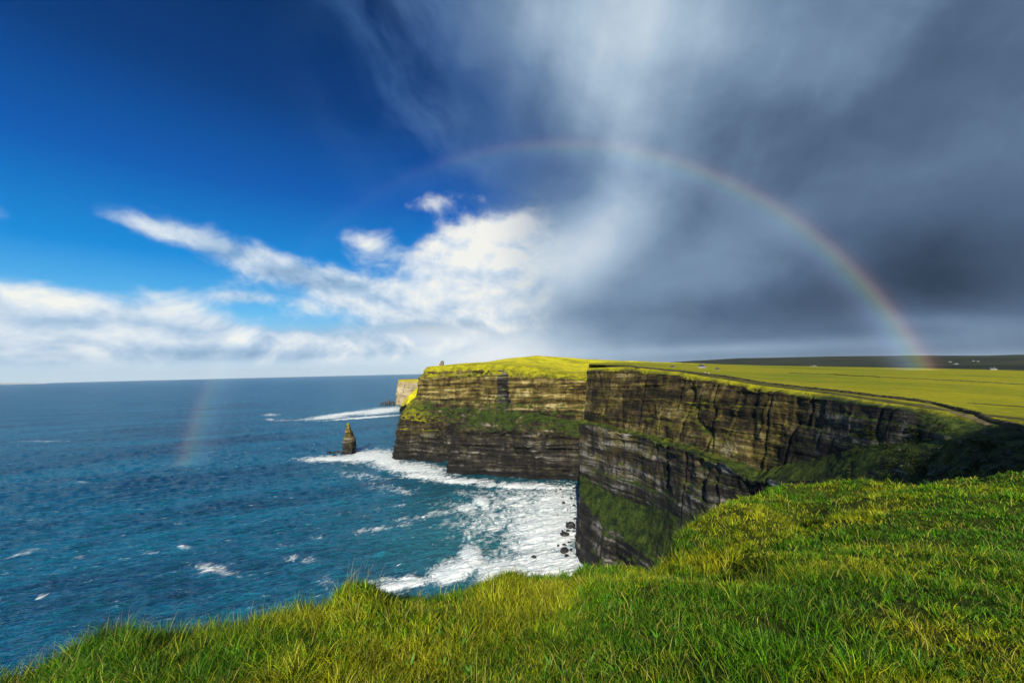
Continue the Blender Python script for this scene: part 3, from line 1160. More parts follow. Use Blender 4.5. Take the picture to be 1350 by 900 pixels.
boulders = [(752, 694, 8, 5, 'broad black boulder, the widest in the foam at the foot of the near cliff'),
            (744, 705, 6.5, 3.6, 'long flat black boulder in the foam just left of the near cliff foot'),
            (744, 727, 6, 4.2, 'large black boulder closest to the grass rim in the white foam'),
            (757, 667, 3.6, 2.6, 'rounded black boulder against the near cliff foot, higher up than the wide one')]
small = [(741, 700), (757, 701), (760, 708), (748, 690), (758, 684), (736, 719), (744, 718), (750, 715), (753, 725), (735, 679), (748, 672), (743, 663), (741, 655), (753, 657),
         (733, 648), (739, 645), (757, 644), (747, 733), (757, 696), (749, 700), (729, 634), (742, 640)]
def place_rock(name, px, py, sx, sz, seed, label, cat, group=None, sy=None, sink=.25, mat=None):
    p = PZ(px, py, 0)
    me = rock_mesh(name, sx, sy or sx * .8, sz, seed)
    o = link(name, me, mat or MAT['black'])
    o.location = (p[0], p[1], sz * (1 - 2 * sink) * .5)
    o.rotation_euler = (0, 0, seed * 1.3)
    return tag(o, label, cat, group)


for i, (px, py, sx, sz, lb) in enumerate(boulders):
    place_rock('boulder', px, py, sx * .8, sz * .8, i + 1, lb, 'boulder')
for i, (px, py) in enumerate(small):
    s = rng.uniform(1.0, 2.1)
    place_rock('boulder', px, py, s * 1.25, s * .8, i + 20, 'small black boulder awash in white foam below the near cliff wall', 'boulder', 'small boulders in the surf below the near cliff')
place_rock('boulder', 704, 734.5, 2.6, 2.0, 77, 'lone dark boulder out in the white foam, away from the cliff foot', 'boulder')

# ledge of low rocks by the stack
for i, (px, py, sx, sz, lb) in enumerate([(434, 596.5, 7, 2.6, 'low dark rock awash, leftmost of those beside the sea stack'),
                                          (444, 596.5, 11, 3.0, 'long low dark rock touching the left foot of the sea stack'),
                                          (440.5, 600.3, 5, 1.6, 'small dark rock in the foam in front of the sea stack'),
                                          (472, 595.5, 7, 2.4, 'low dark rock in the foam right of the sea stack')]):
    place_rock('sea_rock', px, py, sx, sz, 40 + i, lb, 'rock', sy=5)

# sea stack
base = PZ(459.5, 597.2, 0)
nz_, na_ = 90, 72
zz = np.linspace(-3, 69, nz_)
th = np.linspace(0, 2 * math.pi, na_, endpoint=False)
TH, ZZ = np.meshgrid(th, zz)
t = np.clip(ZZ / 69, 0, 1)
wl = np.interp(t, [0, .12, .42, .62, .8, .93, 1], [15.5, 14.2, 12.0, 9.2, 6.6, 3.6, .3])
cx = np.interp(t, [0, .5, .8, 1], [0, .8, -1.8, -1.2])
sq = 1 / np.maximum(np.abs(np.cos(TH)), np.abs(np.sin(TH))) ** .45
P = np.stack([cx + np.cos(TH) * wl * sq, np.sin(TH) * wl * sq * .9, ZZ], 2)
W = P + base
bed = strata(W, 6, 3.2, 5) + strata(W, 2.6, 2.0, 6) + 6.0 * (fbm(W[..., 0] / 8, W[..., 1] / 8, W[..., 2] / 22, 4) - .5)
kf = np.clip(wl / 9, .1, 1) * 1.35
P[..., 0] += np.cos(TH) * bed * kf
P[..., 1] += np.sin(TH) * bed * kf
i = np.arange(nz_ * na_).reshape(nz_, na_)
j = np.roll(i, -1, 1)
q = np.stack([i[:-1].ravel(), j[:-1].ravel(), j[1:].ravel(), i[1:].ravel()], 1)
cap = i[-1][None, :]
cov = np.stack([sstep(.55, .95, t) * .55, .1 + .8 * sstep(.2, .8, t), .45 * np.ones_like(t)], 2)
me = np_mesh('sea_stack', P.reshape(-1, 3), [q], {'cover': cov.reshape(-1, 3), 'pale': np.ones(cov.size // 3)})
o = link('sea_stack', me, MAT['rock'])
o.location = (base[0], base[1], 0)
tag(o, 'tall pointed rock stack with mossy tip standing alone in the sea', 'sea stack')

# spiky rocks at the foot of the far cliff
for i, (px, py, w, h, lb) in enumerate([(503, 533, 11, 15, 'low grey rock spike, outermost of those off the far pale cliff'),
                                        (507.5, 533, 12, 22, 'grey rock spike second out from the far pale cliff'),
                                        (512.5, 533, 13, 29, 'tallest grey rock spike standing off the far pale cliff'),
                                        (517.5, 533.5, 16, 22, 'grey rock spike closest to the foot of the far pale cliff')]):
    p = PZ(px, py, 0)
    bm = bmesh.new()
    bmesh.ops.create_cone(bm, cap_ends=True, segments=12, radius1=w, radius2=w * .25, depth=h)
    bmesh.ops.subdivide_edges(bm, edges=bm.edges[:], cuts=3, use_grid_fill=True)
    for v in bm.verts:
        k = 1 + .7 * (float(fbm(v.co.x / 8 + i * 9, v.co.y / 8, v.co.z / 12, 3)) - .5)
        v.co = Vector((v.co.x * k + .1 * v.co.z, v.co.y * k, v.co.z * (1 + .2 * (k - 1))))
    me = bpy.data.meshes.new('rock_spike')
    bm.to_mesh(me)
    bm.free()
    o = link('rock_spike', me, MAT['black'])
    o.location = (p[0], p[1], h / 2 - 2)
    tag(o, lb, 'rock')

# ------------------------------------------------------------------ small built things


def bm_box(bm, cx, cy, cz, sx, sy, sz, bev=0.0):
    r = bmesh.ops.create_cube(bm, size=1.0)
    for v in r['verts']:
        v.co = Vector((cx + v.co.x * sx, cy + v.co.y * sy, cz + v.co.z * sz))
    if bev:
        es = {e for v in r['verts'] for e in v.link_edges}
        bmesh.ops.bevel(bm, geom=list(es), offset=bev, segments=1, affect='EDGES')


def bm_cyl(bm, cx, cy, z0, z1, r1, r2, seg=24):
    r = bmesh.ops.create_cone(bm, cap_ends=True, segments=seg, radius1=r1, radius2=r2, depth=z1 - z0)
    for v in r['verts']:
        v.co = Vector((v.co.x + cx, v.co.y + cy, v.co.z + (z0 + z1) / 2))


def bm_obj(name, bm, mat, parent=None):
    me = bpy.data.meshes.new(name)
    bm.to_mesh(me)
    bm.free()
    return link(name, me, mat, parent)


def empty(name, loc, rz=0.0):
    o = bpy.data.objects.new(name, None)
    o.location = loc
    o.rotation_euler = (0, 0, rz)
    COL.objects.link(o)
    return o


MAT['stone'] = simple_mat('tower_stone', (.16, .14, .10), .9, .4, .8)
MAT['dark'] = simple_mat('dark_opening', (.012, .012, .014), .5)
MAT['white'] = simple_mat('whitewash', (.30, .30, .29), .8, .08, 1)
MAT['slate'] = simple_mat('slate_roof', (.05, .055, .065), .6, .3, 1)
MAT['scree'] = simple_mat('weathered_stone', (.085, .082, .070), .9, .5, 2)
MAT['wood'] = simple_mat('door_paint', (.10, .05, .03), .6)
MAT['bank'] = simple_mat('earth_bank', (.050, .045, .020), .95, .7, .5)
MAT['hedge'] = simple_mat('hedge_leaves', (.055, .062, .014), .95, .6, .5)
MAT['dirt'] = simple_mat('trodden_earth', (.12, .095, .045), .95, .45, .35)
MAT['concrete'] = simple_mat('grey_render', (.22, .22, .22), .8, .2, 1)

# round stone watch tower on the headland
p = hit(583, 481.4)
if p is None or p.y > 1200:
    p = Vector(PY(583, 481.4, 1000))
tw = empty('stone_tower', (p.x, p.y, p.z - 1.0))
tag(tw, 'small round stone watchtower on the grassy top of the headland', 'tower')
bm = bmesh.new(); bm_cyl(bm, 0, 0, 0, 9.5, 4.3, 4.0); bm_obj('wall', bm, MAT['stone'], tw)
bm = bmesh.new()
ringv = []
for k in range(48):
    a = k * math.tau / 48
    zt = 10.7 if (k // 2) % 2 else 9.9
    ringv.append([bm.verts.new((r_ * math.cos(a), r_ * math.sin(a), z_)) for r_, z_ in ((4.3, 9.2), (4.35, zt), (3.4, zt), (3.4, 9.2))])
for k in range(48):
    for q_ in range(4):
        bm.faces.new((ringv[k][q_], ringv[(k + 1) % 48][q_], ringv[(k + 1) % 48][(q_ + 1) % 4], ringv[k][(q_ + 1) % 4]))
bm_obj('battlement', bm, MAT['stone'], tw)
bm = bmesh.new(); bm_cyl(bm, .6, 1.2, 9.4, 12.4, 1.7, 1.6, 16); bm_obj('turret', bm, MAT['stone'], tw)
bm = bmesh.new(); bm_box(bm, -4.6, -.6, 2.4, 4.4, 4.6, 4.8, .1); bm_obj('annexe', bm, MAT['stone'], tw)
bm = bmesh.new(); bm_box(bm, .8, -4.15, 1.2, 1.1, .3, 2.2); bm_obj('door', bm, MAT['wood'], tw)
for wx in (-1.3, 1.5):
    bm = bmesh.new(); bm_box(bm, wx, -3.9, 6.2, .7, .5, 1.3); bm_obj('window', bm, MAT['dark'], tw)


def house(px, py, w, d, h, rz, label, wall='white', Yd=None, group=None, chimney=True):
    p = Vector(PY(px, py, Yd)) if Yd else hit(px, py)
    if p is None:
        p = Vector(PY(px, py, 1500))
    o = empty('house', (p.x, p.y, p.z - .6), rz)
    tag(o, label, 'house', group)
    bm = bmesh.new(); bm_box(bm, 0, 0, h / 2, w, d, h); bm_obj('wall', bm, MAT[wall], o)
    bm = bmesh.new()
    rh = d * .42
    v = [bm.verts.new(c) for c in ((-w / 2 - .3, -d / 2 - .3, h), (w / 2 + .3, -d / 2 - .3, h), (w / 2 + .3, d / 2 + .3, h), (-w / 2 - .3, d / 2 + .3, h), (-w / 2 - .3, 0, h + rh), (w / 2 + .3, 0, h + rh))]
    for f_ in ((0, 1, 5, 4), (2, 3, 4, 5), (0, 4, 3), (1, 2, 5), (3, 2, 1, 0)):
        bm.faces.new([v[i_] for i_ in f_])
    roof = bm_obj('roof', bm, MAT['slate'], o)
    if chimney:
        bm = bmesh.new(); bm_box(bm, w * .32, 0, h + rh + .2, .9, .9, 1.6); bm_obj('chimney', bm, MAT[wall], roof)
    bm = bmesh.new(); bm_box(bm, 0, -d / 2 - .05, 1.0, 1.0, .1, 2.0); bm_obj('door', bm, MAT['wood'], o)
    for wx in (-.3, .3):
        bm = bmesh.new(); bm_box(bm, wx * w, -d / 2 - .05, 1.6, 1.2, .1, 1.1); bm_obj('window', bm, MAT['dark'], o)
    return o


house(925.5, 485.2, 8, 6, 3.2, rad(35), 'small house with white gable and dark roof in the near pasture', 'white')
house(1071, 483.6, 20, 7, 2.6, rad(5), 'long low white building at the far edge of the green fields', 'white', 1140)
house(946, 487.2, 3.6, 3, 1.7, rad(10), 'tiny pale hut in the pasture right of the white gabled house', 'white', chimney=False)
house(886.5, 484.2, 3.6, 3, 1.7, rad(10), 'tiny pale hut close to the brow, left of the white gabled house', 'white', chimney=False)
house(1308, 487.6, 14, 7, 3.0, rad(-5), 'white bungalow where the green field ends at the dark hills', 'white', 930)
for (px, py, w_, lb) in ((1252, 477.5, 18, 'white farmhouse, lower left of the cluster on the dark hillside'), (1260, 480.0, 22, 'white farmhouse, lowest of the cluster on the dark hillside'),
                         (1283, 476.0, 16, 'white farmhouse, upper left of the right hand pair on the dark hillside'), (1289, 476.6, 18, 'white farmhouse at the right end of the dark hillside cluster')):
    house(px, py, w_, 8, 4.0, rad(8), lb, 'white')

# two walkers by the bank
def person(px, py, label, coat):
    p = hit(px, py)
    if p is None:
        return
    me = bpy.data.meshes.new('person')
    sk = [((0, 0, .95), .15), ((0, 0, 1.2), .17), ((0, 0, 1.42), .17), ((0, 0, 1.54), .06), ((0, 0, 1.66), .105), ((0, 0, 1.76), .07),
          ((.10, 0, .88), .10), ((.11, .02, .48), .075), ((.12, -.05, .06), .05), ((.12, -.16, .03), .04), ((-.10, 0, .88), .10), ((-.11, -.06, .48), .075), ((-.12, .08, .06), .05), ((-.12, -.03, .03), .04),
          ((.2, 0, 1.4), .07), ((.27, .03, 1.13), .055), ((.27, -.08, .9), .04), ((-.2, 0, 1.4), .07), ((-.27, -.02, 1.13), .055), ((-.26, -.1, .9), .04)]
    ed = [(0, 1), (1, 2), (2, 3), (3, 4), (4, 5), (0, 6), (6, 7), (7, 8), (8, 9), (0, 10), (10, 11), (11, 12), (12, 13), (2, 14), (14, 15), (15, 16), (2, 17), (17, 18), (18, 19)]
    me.from_pydata([s_[0] for s_ in sk], ed, [])
    o = link('person', me, MAT['skin'])
    o.location = (p.x, p.y, p.z - .05)
    o.scale = (1.05, 1.05, 1.05)
    md = o.modifiers.new('skin', 'SKIN')
    for v_, s_ in zip(me.skin_vertices[0].data, sk):
        v_.radius = (s_[1], s_[1] * .8)
    me.skin_vertices[0].data[0].use_root = True
    o.modifiers.new('sub', 'SUBSURF').levels = 1
    tag(o, label, 'person')
    bm = bmesh.new()
    r = bmesh.ops.create_cone(bm, cap_ends=True, segments=16, radius1=.30, radius2=.21, depth=.78)
    for v_ in r['verts']:
        v_.co = Vector((v_.co.x, v_.co.y * .8, v_.co.z + 1.12))
    bm_obj('jacket', bm, coat, o)
    bm = bmesh.new()
    bmesh.ops.create_uvsphere(bm, u_segments=12, v_segments=8, radius=.125)
    for v_ in bm.verts:
        v_.co = Vector((v_.co.x, v_.co.y + .02, max(v_.co.z, -.03) + 1.72))
    bm_obj('hair', bm, MAT['dark'], o)
    return o


MAT['skin'] = simple_mat('skin_and_trousers', (.10, .08, .07), .7)
MAT['coat'] = simple_mat('cream_jacket', (.75, .70, .50), .8, .1)
person(929.5, 492.8, 'person in a pale jacket at the cliff brow, left of two', MAT['coat'])
person(934.5, 493.6, 'person in a pale jacket at the cliff brow, right of two', MAT['coat'])

# ------------------------------------------------------------------ dark scrub in the gully head
pts_ = []
tries = 0
while len(pts_) < 230 and tries < 3000:
    tries += 1
    px_, py_ = rng.uniform(1120, 1420), rng.uniform(556, 632)
    if px_ > 1262 and py_ < 572 + (px_ - 1262) * .12:
        continue
    if px_ < 1262 and py_ < 562:
        continue
    if fbm(px_ / 22, py_ / 9, 0, 2) < .47:
        continue
    q_ = hit(px_, py_)
    if q_ is not None and 70 < q_.y < 200:
        pts_.append(q_)
LV, LF, LT = [], [], []
for q_ in pts_:
    sz_ = rng.uniform(.5, 1.5)
    m_ = 46
    c_ = rng.normal(0, 1, (m_, 3)); c_ /= np.linalg.norm(c_, axis=1, keepdims=True)
    c_ = c_ * (rng.random((m_, 1)) ** .4) * np.array([sz_ * 1.3, sz_ * 1.3, sz_ * .8]) + np.array(q_) + np.array([0, 0, sz_ * .3])
    a_ = rng.normal(0, 1, (m_, 3)); a_ /= np.linalg.norm(a_, axis=1, keepdims=True)
    b_ = np.cross(a_, rng.normal(0, 1, (m_, 3))); b_ /= np.linalg.norm(b_, axis=1, keepdims=True)
    h_ = rng.uniform(.16, .34, (m_, 1))
    LV.append(np.stack([c_ - a_ * h_, c_ + b_ * h_ * .5, c_ + a_ * h_, c_ - b_ * h_ * .5], 1))
    LT.append(np.repeat((np.array([.020, .032, .006]) + (np.array([.07, .075, .012]) - np.array([.020, .032, .006])) * rng.random((m_, 1)) ** 2 * rng.random())[:, None, :], 4, 1))
LV = np.concatenate(LV).reshape(-1, 3)
LT = np.concatenate(LT).reshape(-1, 3)
me = np_mesh('undergrowth', LV, [np.arange(len(LV)).reshape(-1, 4)], {'tint': LT}, False)
o = link('undergrowth', me, MAT['grass'])
tag(o, 'dark low scrub covering the gully head below the path', 'undergrowth', kind='stuff')

nst = 0
while nst < 18:
    px_, py_ = rng.uniform(1180, 1348), rng.uniform(574, 620)
    if px_ < 1250 and py_ < 590:
        continue
    q_ = hit(px_, py_)
    if q_ is None or not 80 < q_.y < 200:
        continue
    s_ = rng.uniform(.5, 1.1)
    o = link('rock', rock_mesh('rock', s_ * 1.0, s_ * .8, s_ * .5, 200 + nst, 2), MAT['scree'])
    o.location = (q_.x, q_.y, q_.z + .05)
    tag(o, 'small pale grey stone lying in the dark scrub of the gully head', 'rock', 'pale stones in the gully scrub')
    nst += 1

# ------------------------------------------------------------------ banks, hedge, path


def polyline(pts, step):
    pts = [Vector(p) for p in pts if p is not None]
    out = []
    for a, b in zip(pts[:-1], pts[1:]):
        n_ = max(1, int((b - a).length / step))
        for k in range(n_):
            out.append(a.lerp(b, k / n_))
    out.append(pts[-1])
    return out


def bank(name, pixels, w, h, mat, step, rough_):
    pts = polyline([hit(*q_) for q_ in pixels], step)
    m_ = 9
    V_, n_ = [], len(pts)
    for k, p in enumerate(pts):
        a = pts[max(0, k - 2)]
        b = pts[min(n_ - 1, k + 2)]
        t_ = (b - a); t_.z = 0; t_.normalize()
        s_ = Vector((-t_.y, t_.x, 0))
        gz_ = ground_z(p.x, p.y)
        if gz_ is None:
            gz_ = p.z
        hh = h * (.75 + .6 * (float(fbm(k * .13, 2.0, seed_[0], 3))))
        for j_ in range(m_):
            f_ = j_ / (m_ - 1) * 2 - 1
            prof_ = (1 - abs(f_) ** 3.0)
            q_ = p + s_ * (f_ * w * .5)
            V_.append((q_.x, q_.y, gz_ - .4 + (hh + .4) * prof_ + rough_ * (random.random() - .5) * prof_))
    V_ = np.array(V_)
    fcs = grid_faces(n_, m_)
    me_ = np_mesh(name, V_, [fcs], None, False)
    return link(name, me_, mat)


seed_ = [1.0]
o = bank('boundary_bank', [(800, 484.0), (840, 484.6), (870, 487), (900, 489.8), (950, 496.0), (1000, 504.5), (1050, 510.5), (1100, 516), (1150, 522.5), (1200, 528), (1232, 533), (1262, 540.5), (1300, 552), (1330, 561), (1352, 568), (1400, 584)], 2.0, 1.0, MAT['bank'], 1.0, .5)
tag(o, 'long dark earth and stone bank following the cliff brow above the near wall', 'bank')
seed_[0] = 4.0
o = bank('field_hedge', [(1040, 491.6), (1100, 493.8), (1160, 497.2), (1220, 500.2), (1290, 503.6), (1352, 507), (1440, 512)], 2.0, .7, MAT['hedge'], 3.0, .6)
tag(o, 'thin dark hedge crossing the middle of the yellow green fields', 'hedge')
seed_[0] = 6.0
o = bank('field_bank', [(1276, 531.5), (1310, 534.0), (1352, 537), (1420, 541)], 1.2, .35, MAT['hedge'], 2.0, .25)
tag(o, 'low green bank across the nearest strip of pasture at the right', 'bank')


def path(name, pixels, w):
    pts = polyline([hit(*q_) for q_ in pixels], .8)
    V_ = []
    n_ = len(pts)
    for k, p in enumerate(pts):
        a, b = pts[max(0, k - 2)], pts[min(n_ - 1, k + 2)]
        t_ = (b - a); t_.z = 0; t_.normalize()
        s_ = Vector((-t_.y, t_.x, 0))
        ww = w * (.6 + .8 * float(fbm(k * .11, 3.0, 0, 2)))
        for j_ in range(5):
            f_ = j_ / 4 * 2 - 1
            q_ = p + s_ * (f_ * ww * .5)
            g_ = ground_z(q_.x, q_.y)
            V_.append((q_.x, q_.y, (g_ if g_ is not None and abs(g_ - p.z) < 4 else p.z) + .09))
    me_ = np_mesh(name, np.array(V_), [grid_faces(n_, 5)], None, True)
    o = link(name, me_, MAT['dirt'])
    o['kind'] = 'structure'
    return o


path('path', [(1212, 532.5), (1235, 537), (1258, 543.5), (1285, 551.5), (1310, 559)], 1.7)

# ------------------------------------------------------------------ rainbow
SUN_AZ, SUN_EL = -6.5, 28.0        # the sun stands behind the camera
axis_az, axis_el = 4.4, -12.7
ax = np.array([math.sin(rad(axis_az)) * math.cos(rad(axis_el)), math.cos(rad(axis_az)) * math.cos(rad(axis_el)), math.sin(rad(axis_el))])
e1 = np.cross(ax, [0, 0, 1.0]); e1 /= np.linalg.norm(e1)      # to the right
e2 = np.cross(e1, ax)                                          # up
RD = 860.0
phis = np.linspace(rad(-26), rad(206), 300)                    # 90 = top, 0 = right foot
angs = np.radians(np.linspace(38.2, 43.2, 18))
V_, A_ = [], []
for ph in phis:
    dph = math.degrees(ph)
    k = np.interp(dph, [-20, 0, 15, 25, 50, 85, 100, 118, 135, 150, 158, 166, 172, 180, 188, 192, 198], [.2, .9, 1.0, .85, .62, .52, .28, .08, .06, .06, .14, .30, .46, .50, .34, .12, .0])
    for an in angs:
        r_ = RD * math.tan(an)
        V_.append(CAM + ax * RD + e1 * (math.cos(ph) * r_) + e2 * (math.sin(ph) * r_))
        A_.append((k, (math.degrees(an) - 38.2) / 5.0, 0))
V_ = np.array(V_)
V_[:, 2] = np.maximum(V_[:, 2], 1.5)
m_rb, T, out_ = new_mat('rainbow_light')
at = T.attr('bow')
sp = T.new('ShaderNodeSeparateColor')
T.link(at.outputs['Color'], sp.inputs[0])
kk, tt_ = V(T.nt, sp.outputs[0]), V(T.nt, sp.outputs[1])
rb = T.ramp(tt_, [(.0, (0, 0, 0)), (.2, (.08, .10, .13)), (.36, (.20, .24, .38)), (.48, (.26, .42, .48)), (.57, (.34, .48, .32)), (.66, (.54, .50, .26)), (.76, (.46, .27, .18)), (.86, (.15, .05, .05)), (1, (0, 0, 0))])
em = T.new('ShaderNodeEmission')
T.link(rb, em.inputs[0])
T.link(kk * .19, em.inputs[1])
tr = T.new('ShaderNodeBsdfTransparent')
ad = T.new('ShaderNodeAddShader')
T.link(em.outputs[0], ad.inputs[0]); T.link(tr.outputs[0], ad.inputs[1])
T.link(ad.outputs[0], out_.inputs[0])
me = np_mesh('rainbow', V_, [grid_faces(len(phis), len(angs))], {'bow': np.array(A_)})
o = link('rainbow', me, m_rb)
tag(o, 'faint rainbow arching from the sea across the grey clouds to the hills', 'rainbow')

# ------------------------------------------------------------------ sky
W = bpy.data.worlds.new('World')
SC.world = W
W.use_nodes = True
nt = W.node_tree
for n_ in list(nt.nodes):
    nt.nodes.remove(n_)
T = NT(nt)
wo = T.new('ShaderNodeOutputWorld')
tc = T.new('ShaderNodeTexCoord').outputs['Generated']
dx, dy, dz = T.sep(tc)
DEG = 180 / math.pi
az_ = dx._m('ARCTAN2', dy) * DEG
el_ = dz._m('ARCSINE') * DEG
pv = T.vec(az_, el_)

# warped noise fields in sky degrees
wa = T.noise(T.vec(az_ * .07, el_ * .07, 3.0), 1, 3, .5)
wb = T.noise(T.vec(az_ * .07, el_ * .07, 11.0), 1, 3, .5)
wz, we = az_ + (wa - .5) * 9.0, el_ + (wb - .5) * 6.0
cum = T.noise(T.vec(wz * .17, we * .25, 1.0), 1, 10, .58)
cum_up = T.noise(T.vec(wz * .17 - .07, (we + 1.3) * .25, 1.0), 1, 8, .58)
soft = T.noise(T.vec(wz * .045, we * .07, 5.0), 1, 5, .55)
wisp = T.noise(T.vec(wz * .085 + we * .05, we * .10 + wz * .02, 7.0), 1, 7, .58)
# falling streaks fan out from high up on the right
streak = T.noise(T.vec((az_ + el_ * -.42) * .16, el_ * .022, 2.0), 1, 4, .5)


def G_(px, py, rx, ry, ang=0.0):
    """soft bump in sky degrees, placed where the photograph shows it"""
    a0, e0 = azel(px, py)
    a1, _ = azel(px + rx, py)
    _, e1_ = azel(px, py - ry)
    ra, re = abs(a1 - a0), abs(e1_ - e0)
    c, s_ = math.cos(rad(ang)), math.sin(rad(ang))
    ua, ue = az_ - a0, el_ - e0
    p_ = (ua * c + ue * s_) / ra
    q_ = (ue * c - ua * s_) / re
    return (p_ * p_ + q_ * q_).exp_neg()


def srgb(r, g, b, k=1.0):
    return tuple(c * k for c in lin(r, g, b))


# clear sky: the physical sky pulled toward the deep polarised blue of the picture
sky = T.new('ShaderNodeTexSky', sky_type='NISHITA')
sky.sun_disc = False
sky.sun_elevation = rad(SUN_EL)
sky.sun_rotation = rad(180 - SUN_AZ)
sky.air_density, sky.dust_density, sky.ozone_density = 1.0, .4, 3.0
blue = T.ramp((el_ / 60.0).clamp(), [(0.0, srgb(206, 226, 240)), (.045, srgb(165, 214, 242)), (.13, srgb(92, 184, 240)), (.22, srgb(8, 140, 220)), (.36, srgb(0, 92, 182)), (.52, srgb(0, 59, 127)), (.75, srgb(0, 39, 86)), (1, srgb(0, 38, 92))])
dim = T.new('ShaderNodeVectorMath', operation='SCALE')
T.link(sky.outputs[0], dim.inputs[0])
dim.inputs[3].default_value = .10
clear = T.mix(.965, dim.outputs[0], blue)

# left bank of cumulus
shape = G_(30, 434, 230, 50) * .82 + G_(230, 456, 300, 28) * .66 + G_(238, 415, 60, 28) * .42 + G_(450, 458, 260, 26) * .62
shape = shape + G_(40, 388, 100, 30) * .34 + G_(150, 400, 80, 26) * .20
shape = shape + G_(325, 340, 145, 30, -17) * .62 + G_(455, 373, 120, 18, -10) * .60 + G_(215, 303, 70, 11, -8) * .44
shape = shape + G_(478, 318, 56, 22, -10) * .52 + G_(575, 268, 66, 16, 8) * .38 + G_(318, 391, 50, 9) * .44
shape = shape + G_(655, 322, 80, 46, 16) * .98 + G_(598, 350, 54, 42) * .75 + G_(560, 405, 150, 22) * .85 + G_(690, 370, 90, 60) * .8 + G_(510, 350, 50, 24) * .35
shape = shape + G_(0, 275, 40, 26) * .36
dens = shape.mn(1.0) * 1.15 + (cum - .5) * 1.25 - .40
lit = None
c_alpha = dens.step(-.10, .58)
c_alpha = c_alpha * .93 * (el_).step(.3, 2.5)
lit = ((cum - cum_up) * 1.5 + .60 + (cum - .5) * .8 + G_(650, 320, 110, 60) * .42 + G_(240, 408, 60, 22) * .30 + G_(40, 395, 110, 24) * .25 + G_(560, 402, 100, 12) * .25
       - G_(340, 345, 130, 22, -15) * .26 - G_(460, 378, 110, 20, -10) * .15 - G_(150, 470, 330, 13) * .35 - G_(470, 432, 120, 10) * .35 - G_(90, 425, 150, 9) * .18)
ccol = T.ramp((lit * .8 + .2).clamp(), [(.0, srgb(120, 154, 192)), (.25, srgb(150, 180, 210)), (.5, srgb(178, 202, 226)), (.8, srgb(224, 233, 241)), (1.0, srgb(250, 249, 240))])
# low pale haze at the horizon
hz = (el_).step(7.0, .2)
base_sky = T.mix(hz * .75, clear, srgb(196, 218, 234))

# the rain cloud on the right: its edge as azimuth against elevation
pts = [azel(*q_) for q_ in ((250, 500), (340, 470), (440, 440), (580, 400), (660, 345), (668, 300), (640, 240), (600, 180), (560, 110), (530, 40), (515, 0), (500, -120))]
pts = sorted((e, a) for a, e in pts)
A0, A1 = -50.0, 30.0
edge = T.ramp((el_ / 60.0).clamp(), [(max(0.0, min(1.0, e / 60.0)), ((a - A0) / (A1 - A0),) * 3) for e, a in pts], 'B_SPLINE')
sepc = T.new('ShaderNodeSeparateColor')
T.link(edge, sepc.inputs[0])
edge_az = V(nt, sepc.outputs[0]) * (A1 - A0) + A0
over = az_ - edge_az + (wisp - .5) * 17.0 + (soft - .5) * 8.0
s_alpha = over.step(-7.0, 9.0) * (1.0 - el_.step(6.0, 1.0) * az_.step(-2.0, -16.0) * .85)
veil = over.step(-22.0, 8.0) * .30 * (wisp.step(.42, .68)) * el_.step(12.0, 22.0)
lum = (.46 + (soft - .5) * .42 + (wisp - .5) * .12
       + G_(850, 30, 150, 150, 0) * .34 + G_(700, 30, 120, 120) * .10 + G_(800, 170, 70, 110, -12) * .13 + (streak - .5) * .17 * el_.step(9.0, 25.0)
       + G_(815, 290, 75, 60, 25) * .22 + G_(735, 350, 95, 50, 18) * .30 + G_(640, 425, 130, 34) * .24 + G_(540, 465, 210, 34) * .42 + G_(960, 340, 110, 60, 20) * .08
       - G_(1240, 355, 300, 80, -3) * .26 - G_(1050, 405, 260, 34) * .10 - G_(780, 412, 120, 14) * .05 + G_(1000, 458, 330, 9) * .14 + G_(1260, 425, 160, 14, -8) * .12
       - G_(1330, 40, 220, 120) * .08 - G_(1000, 210, 110, 80) * .07 - G_(640, 130, 60, 120) * .10 - G_(1180, 190, 160, 90) * .02 - G_(740, 215, 60, 50) * .12
       + (1.0 - el_.step(.3, 9.0)) * G_(620, 470, 260, 60) * .25)
scol = T.ramp(lum.clamp(), [(.0, srgb(18, 34, 54)), (.18, srgb(44, 62, 84)), (.38, srgb(82, 104, 133)), (.55, srgb(117, 142, 169)), (.75, srgb(167, 189, 210)), (1.0, srgb(232, 238, 242))])
scol = T.mix(over.step(26.0, 0.0) * el_.step(14.0, 26.0) * .55, scol, srgb(54, 104, 170))
col = T.mix(veil, base_sky, srgb(92, 140, 200))
col = T.mix(s_alpha, col, scol)
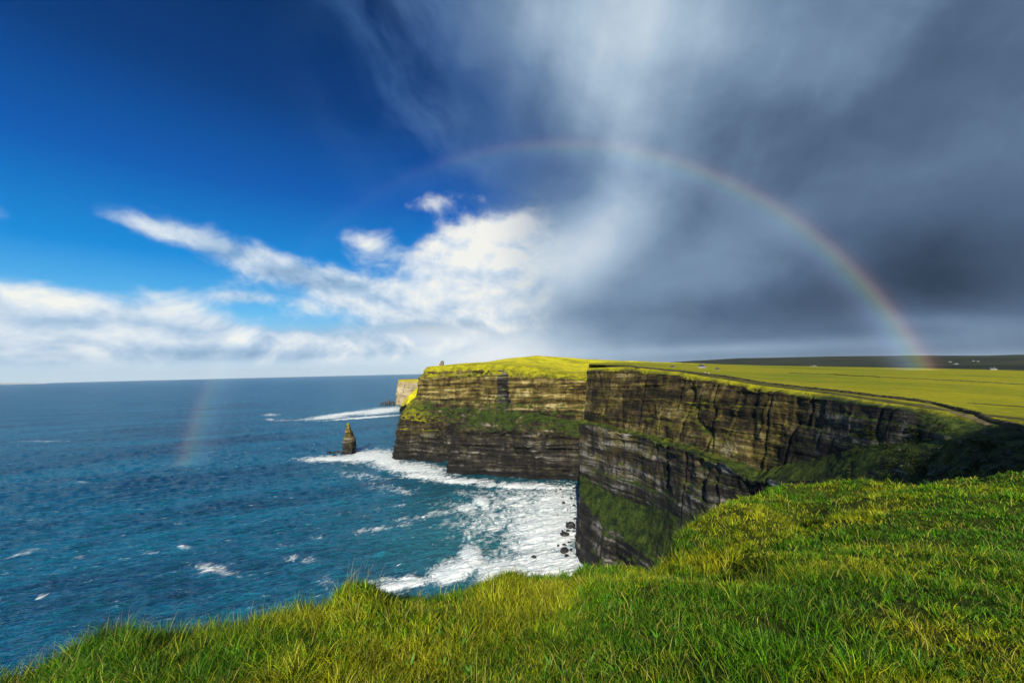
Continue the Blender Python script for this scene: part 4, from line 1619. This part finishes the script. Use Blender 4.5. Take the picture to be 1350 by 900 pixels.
col = T.mix(c_alpha * (1.0 - az_.step(-4.0, 10.0) * .95), col, ccol)
# below the horizon
col = T.mix(el_.step(.0, -1.5), col, srgb(120, 150, 175))
bg = T.new('ShaderNodeBackground')
T.link(col, bg.inputs[0])
bg.inputs[1].default_value = .76
T.link(bg.outputs[0], wo.inputs[0])
W.cycles.sampling_method = 'MANUAL'
W.cycles.sample_map_resolution = 512

# ------------------------------------------------------------------ sun
sd = bpy.data.lights.new('sun', 'SUN')
sd.energy = 5.0
sd.angle = rad(.5)
sd.color = (1.0, .93, .78)
so = bpy.data.objects.new('sun', sd)
to_sun = Vector((math.sin(rad(SUN_AZ)) * math.cos(rad(SUN_EL)), -math.cos(rad(SUN_AZ)) * math.cos(rad(SUN_EL)), math.sin(rad(SUN_EL))))
so.rotation_euler = to_sun.to_track_quat('Z', 'Y').to_euler()
so.location = (0, -50, 300)
COL.objects.link(so)

# ------------------------------------------------------------------ haze
bm = bmesh.new()
bm_box(bm, 0, 0, 0, 1, 1, 1)
for v_ in bm.verts:
    v_.co = Vector((v_.co.x * 100000, v_.co.y * 100000, -9 if v_.co.z < 0 else 760))
m_hz, T, out_ = new_mat('haze_air')
pvn = T.new('ShaderNodeVolumePrincipled')
pvn.inputs['Color'].default_value = (.80, .92, 1.0, 1)
pvn.inputs['Density'].default_value = 6e-6
pvn.inputs['Anisotropy'].default_value = 0.0
T.link(pvn.outputs[0], out_.inputs['Volume'])
hzo = bm_obj('haze', bm, m_hz)
hzo['kind'] = 'stuff'

# ------------------------------------------------------------------ render
SC.view_settings.view_transform = 'Standard'
SC.view_settings.look = 'None'
SC.view_settings.gamma = 1.0
SC.view_settings.exposure = 0.4
SC.view_settings.use_curve_mapping = False
SC.render.engine = 'CYCLES'
c = SC.cycles
c.max_bounces = 5
c.diffuse_bounces = 2
c.glossy_bounces = 2
c.transmission_bounces = 2
c.transparent_max_bounces = 8
c.volume_bounces = 0
c.caustics_reflective = False
c.caustics_refractive = False
c.use_denoising = True
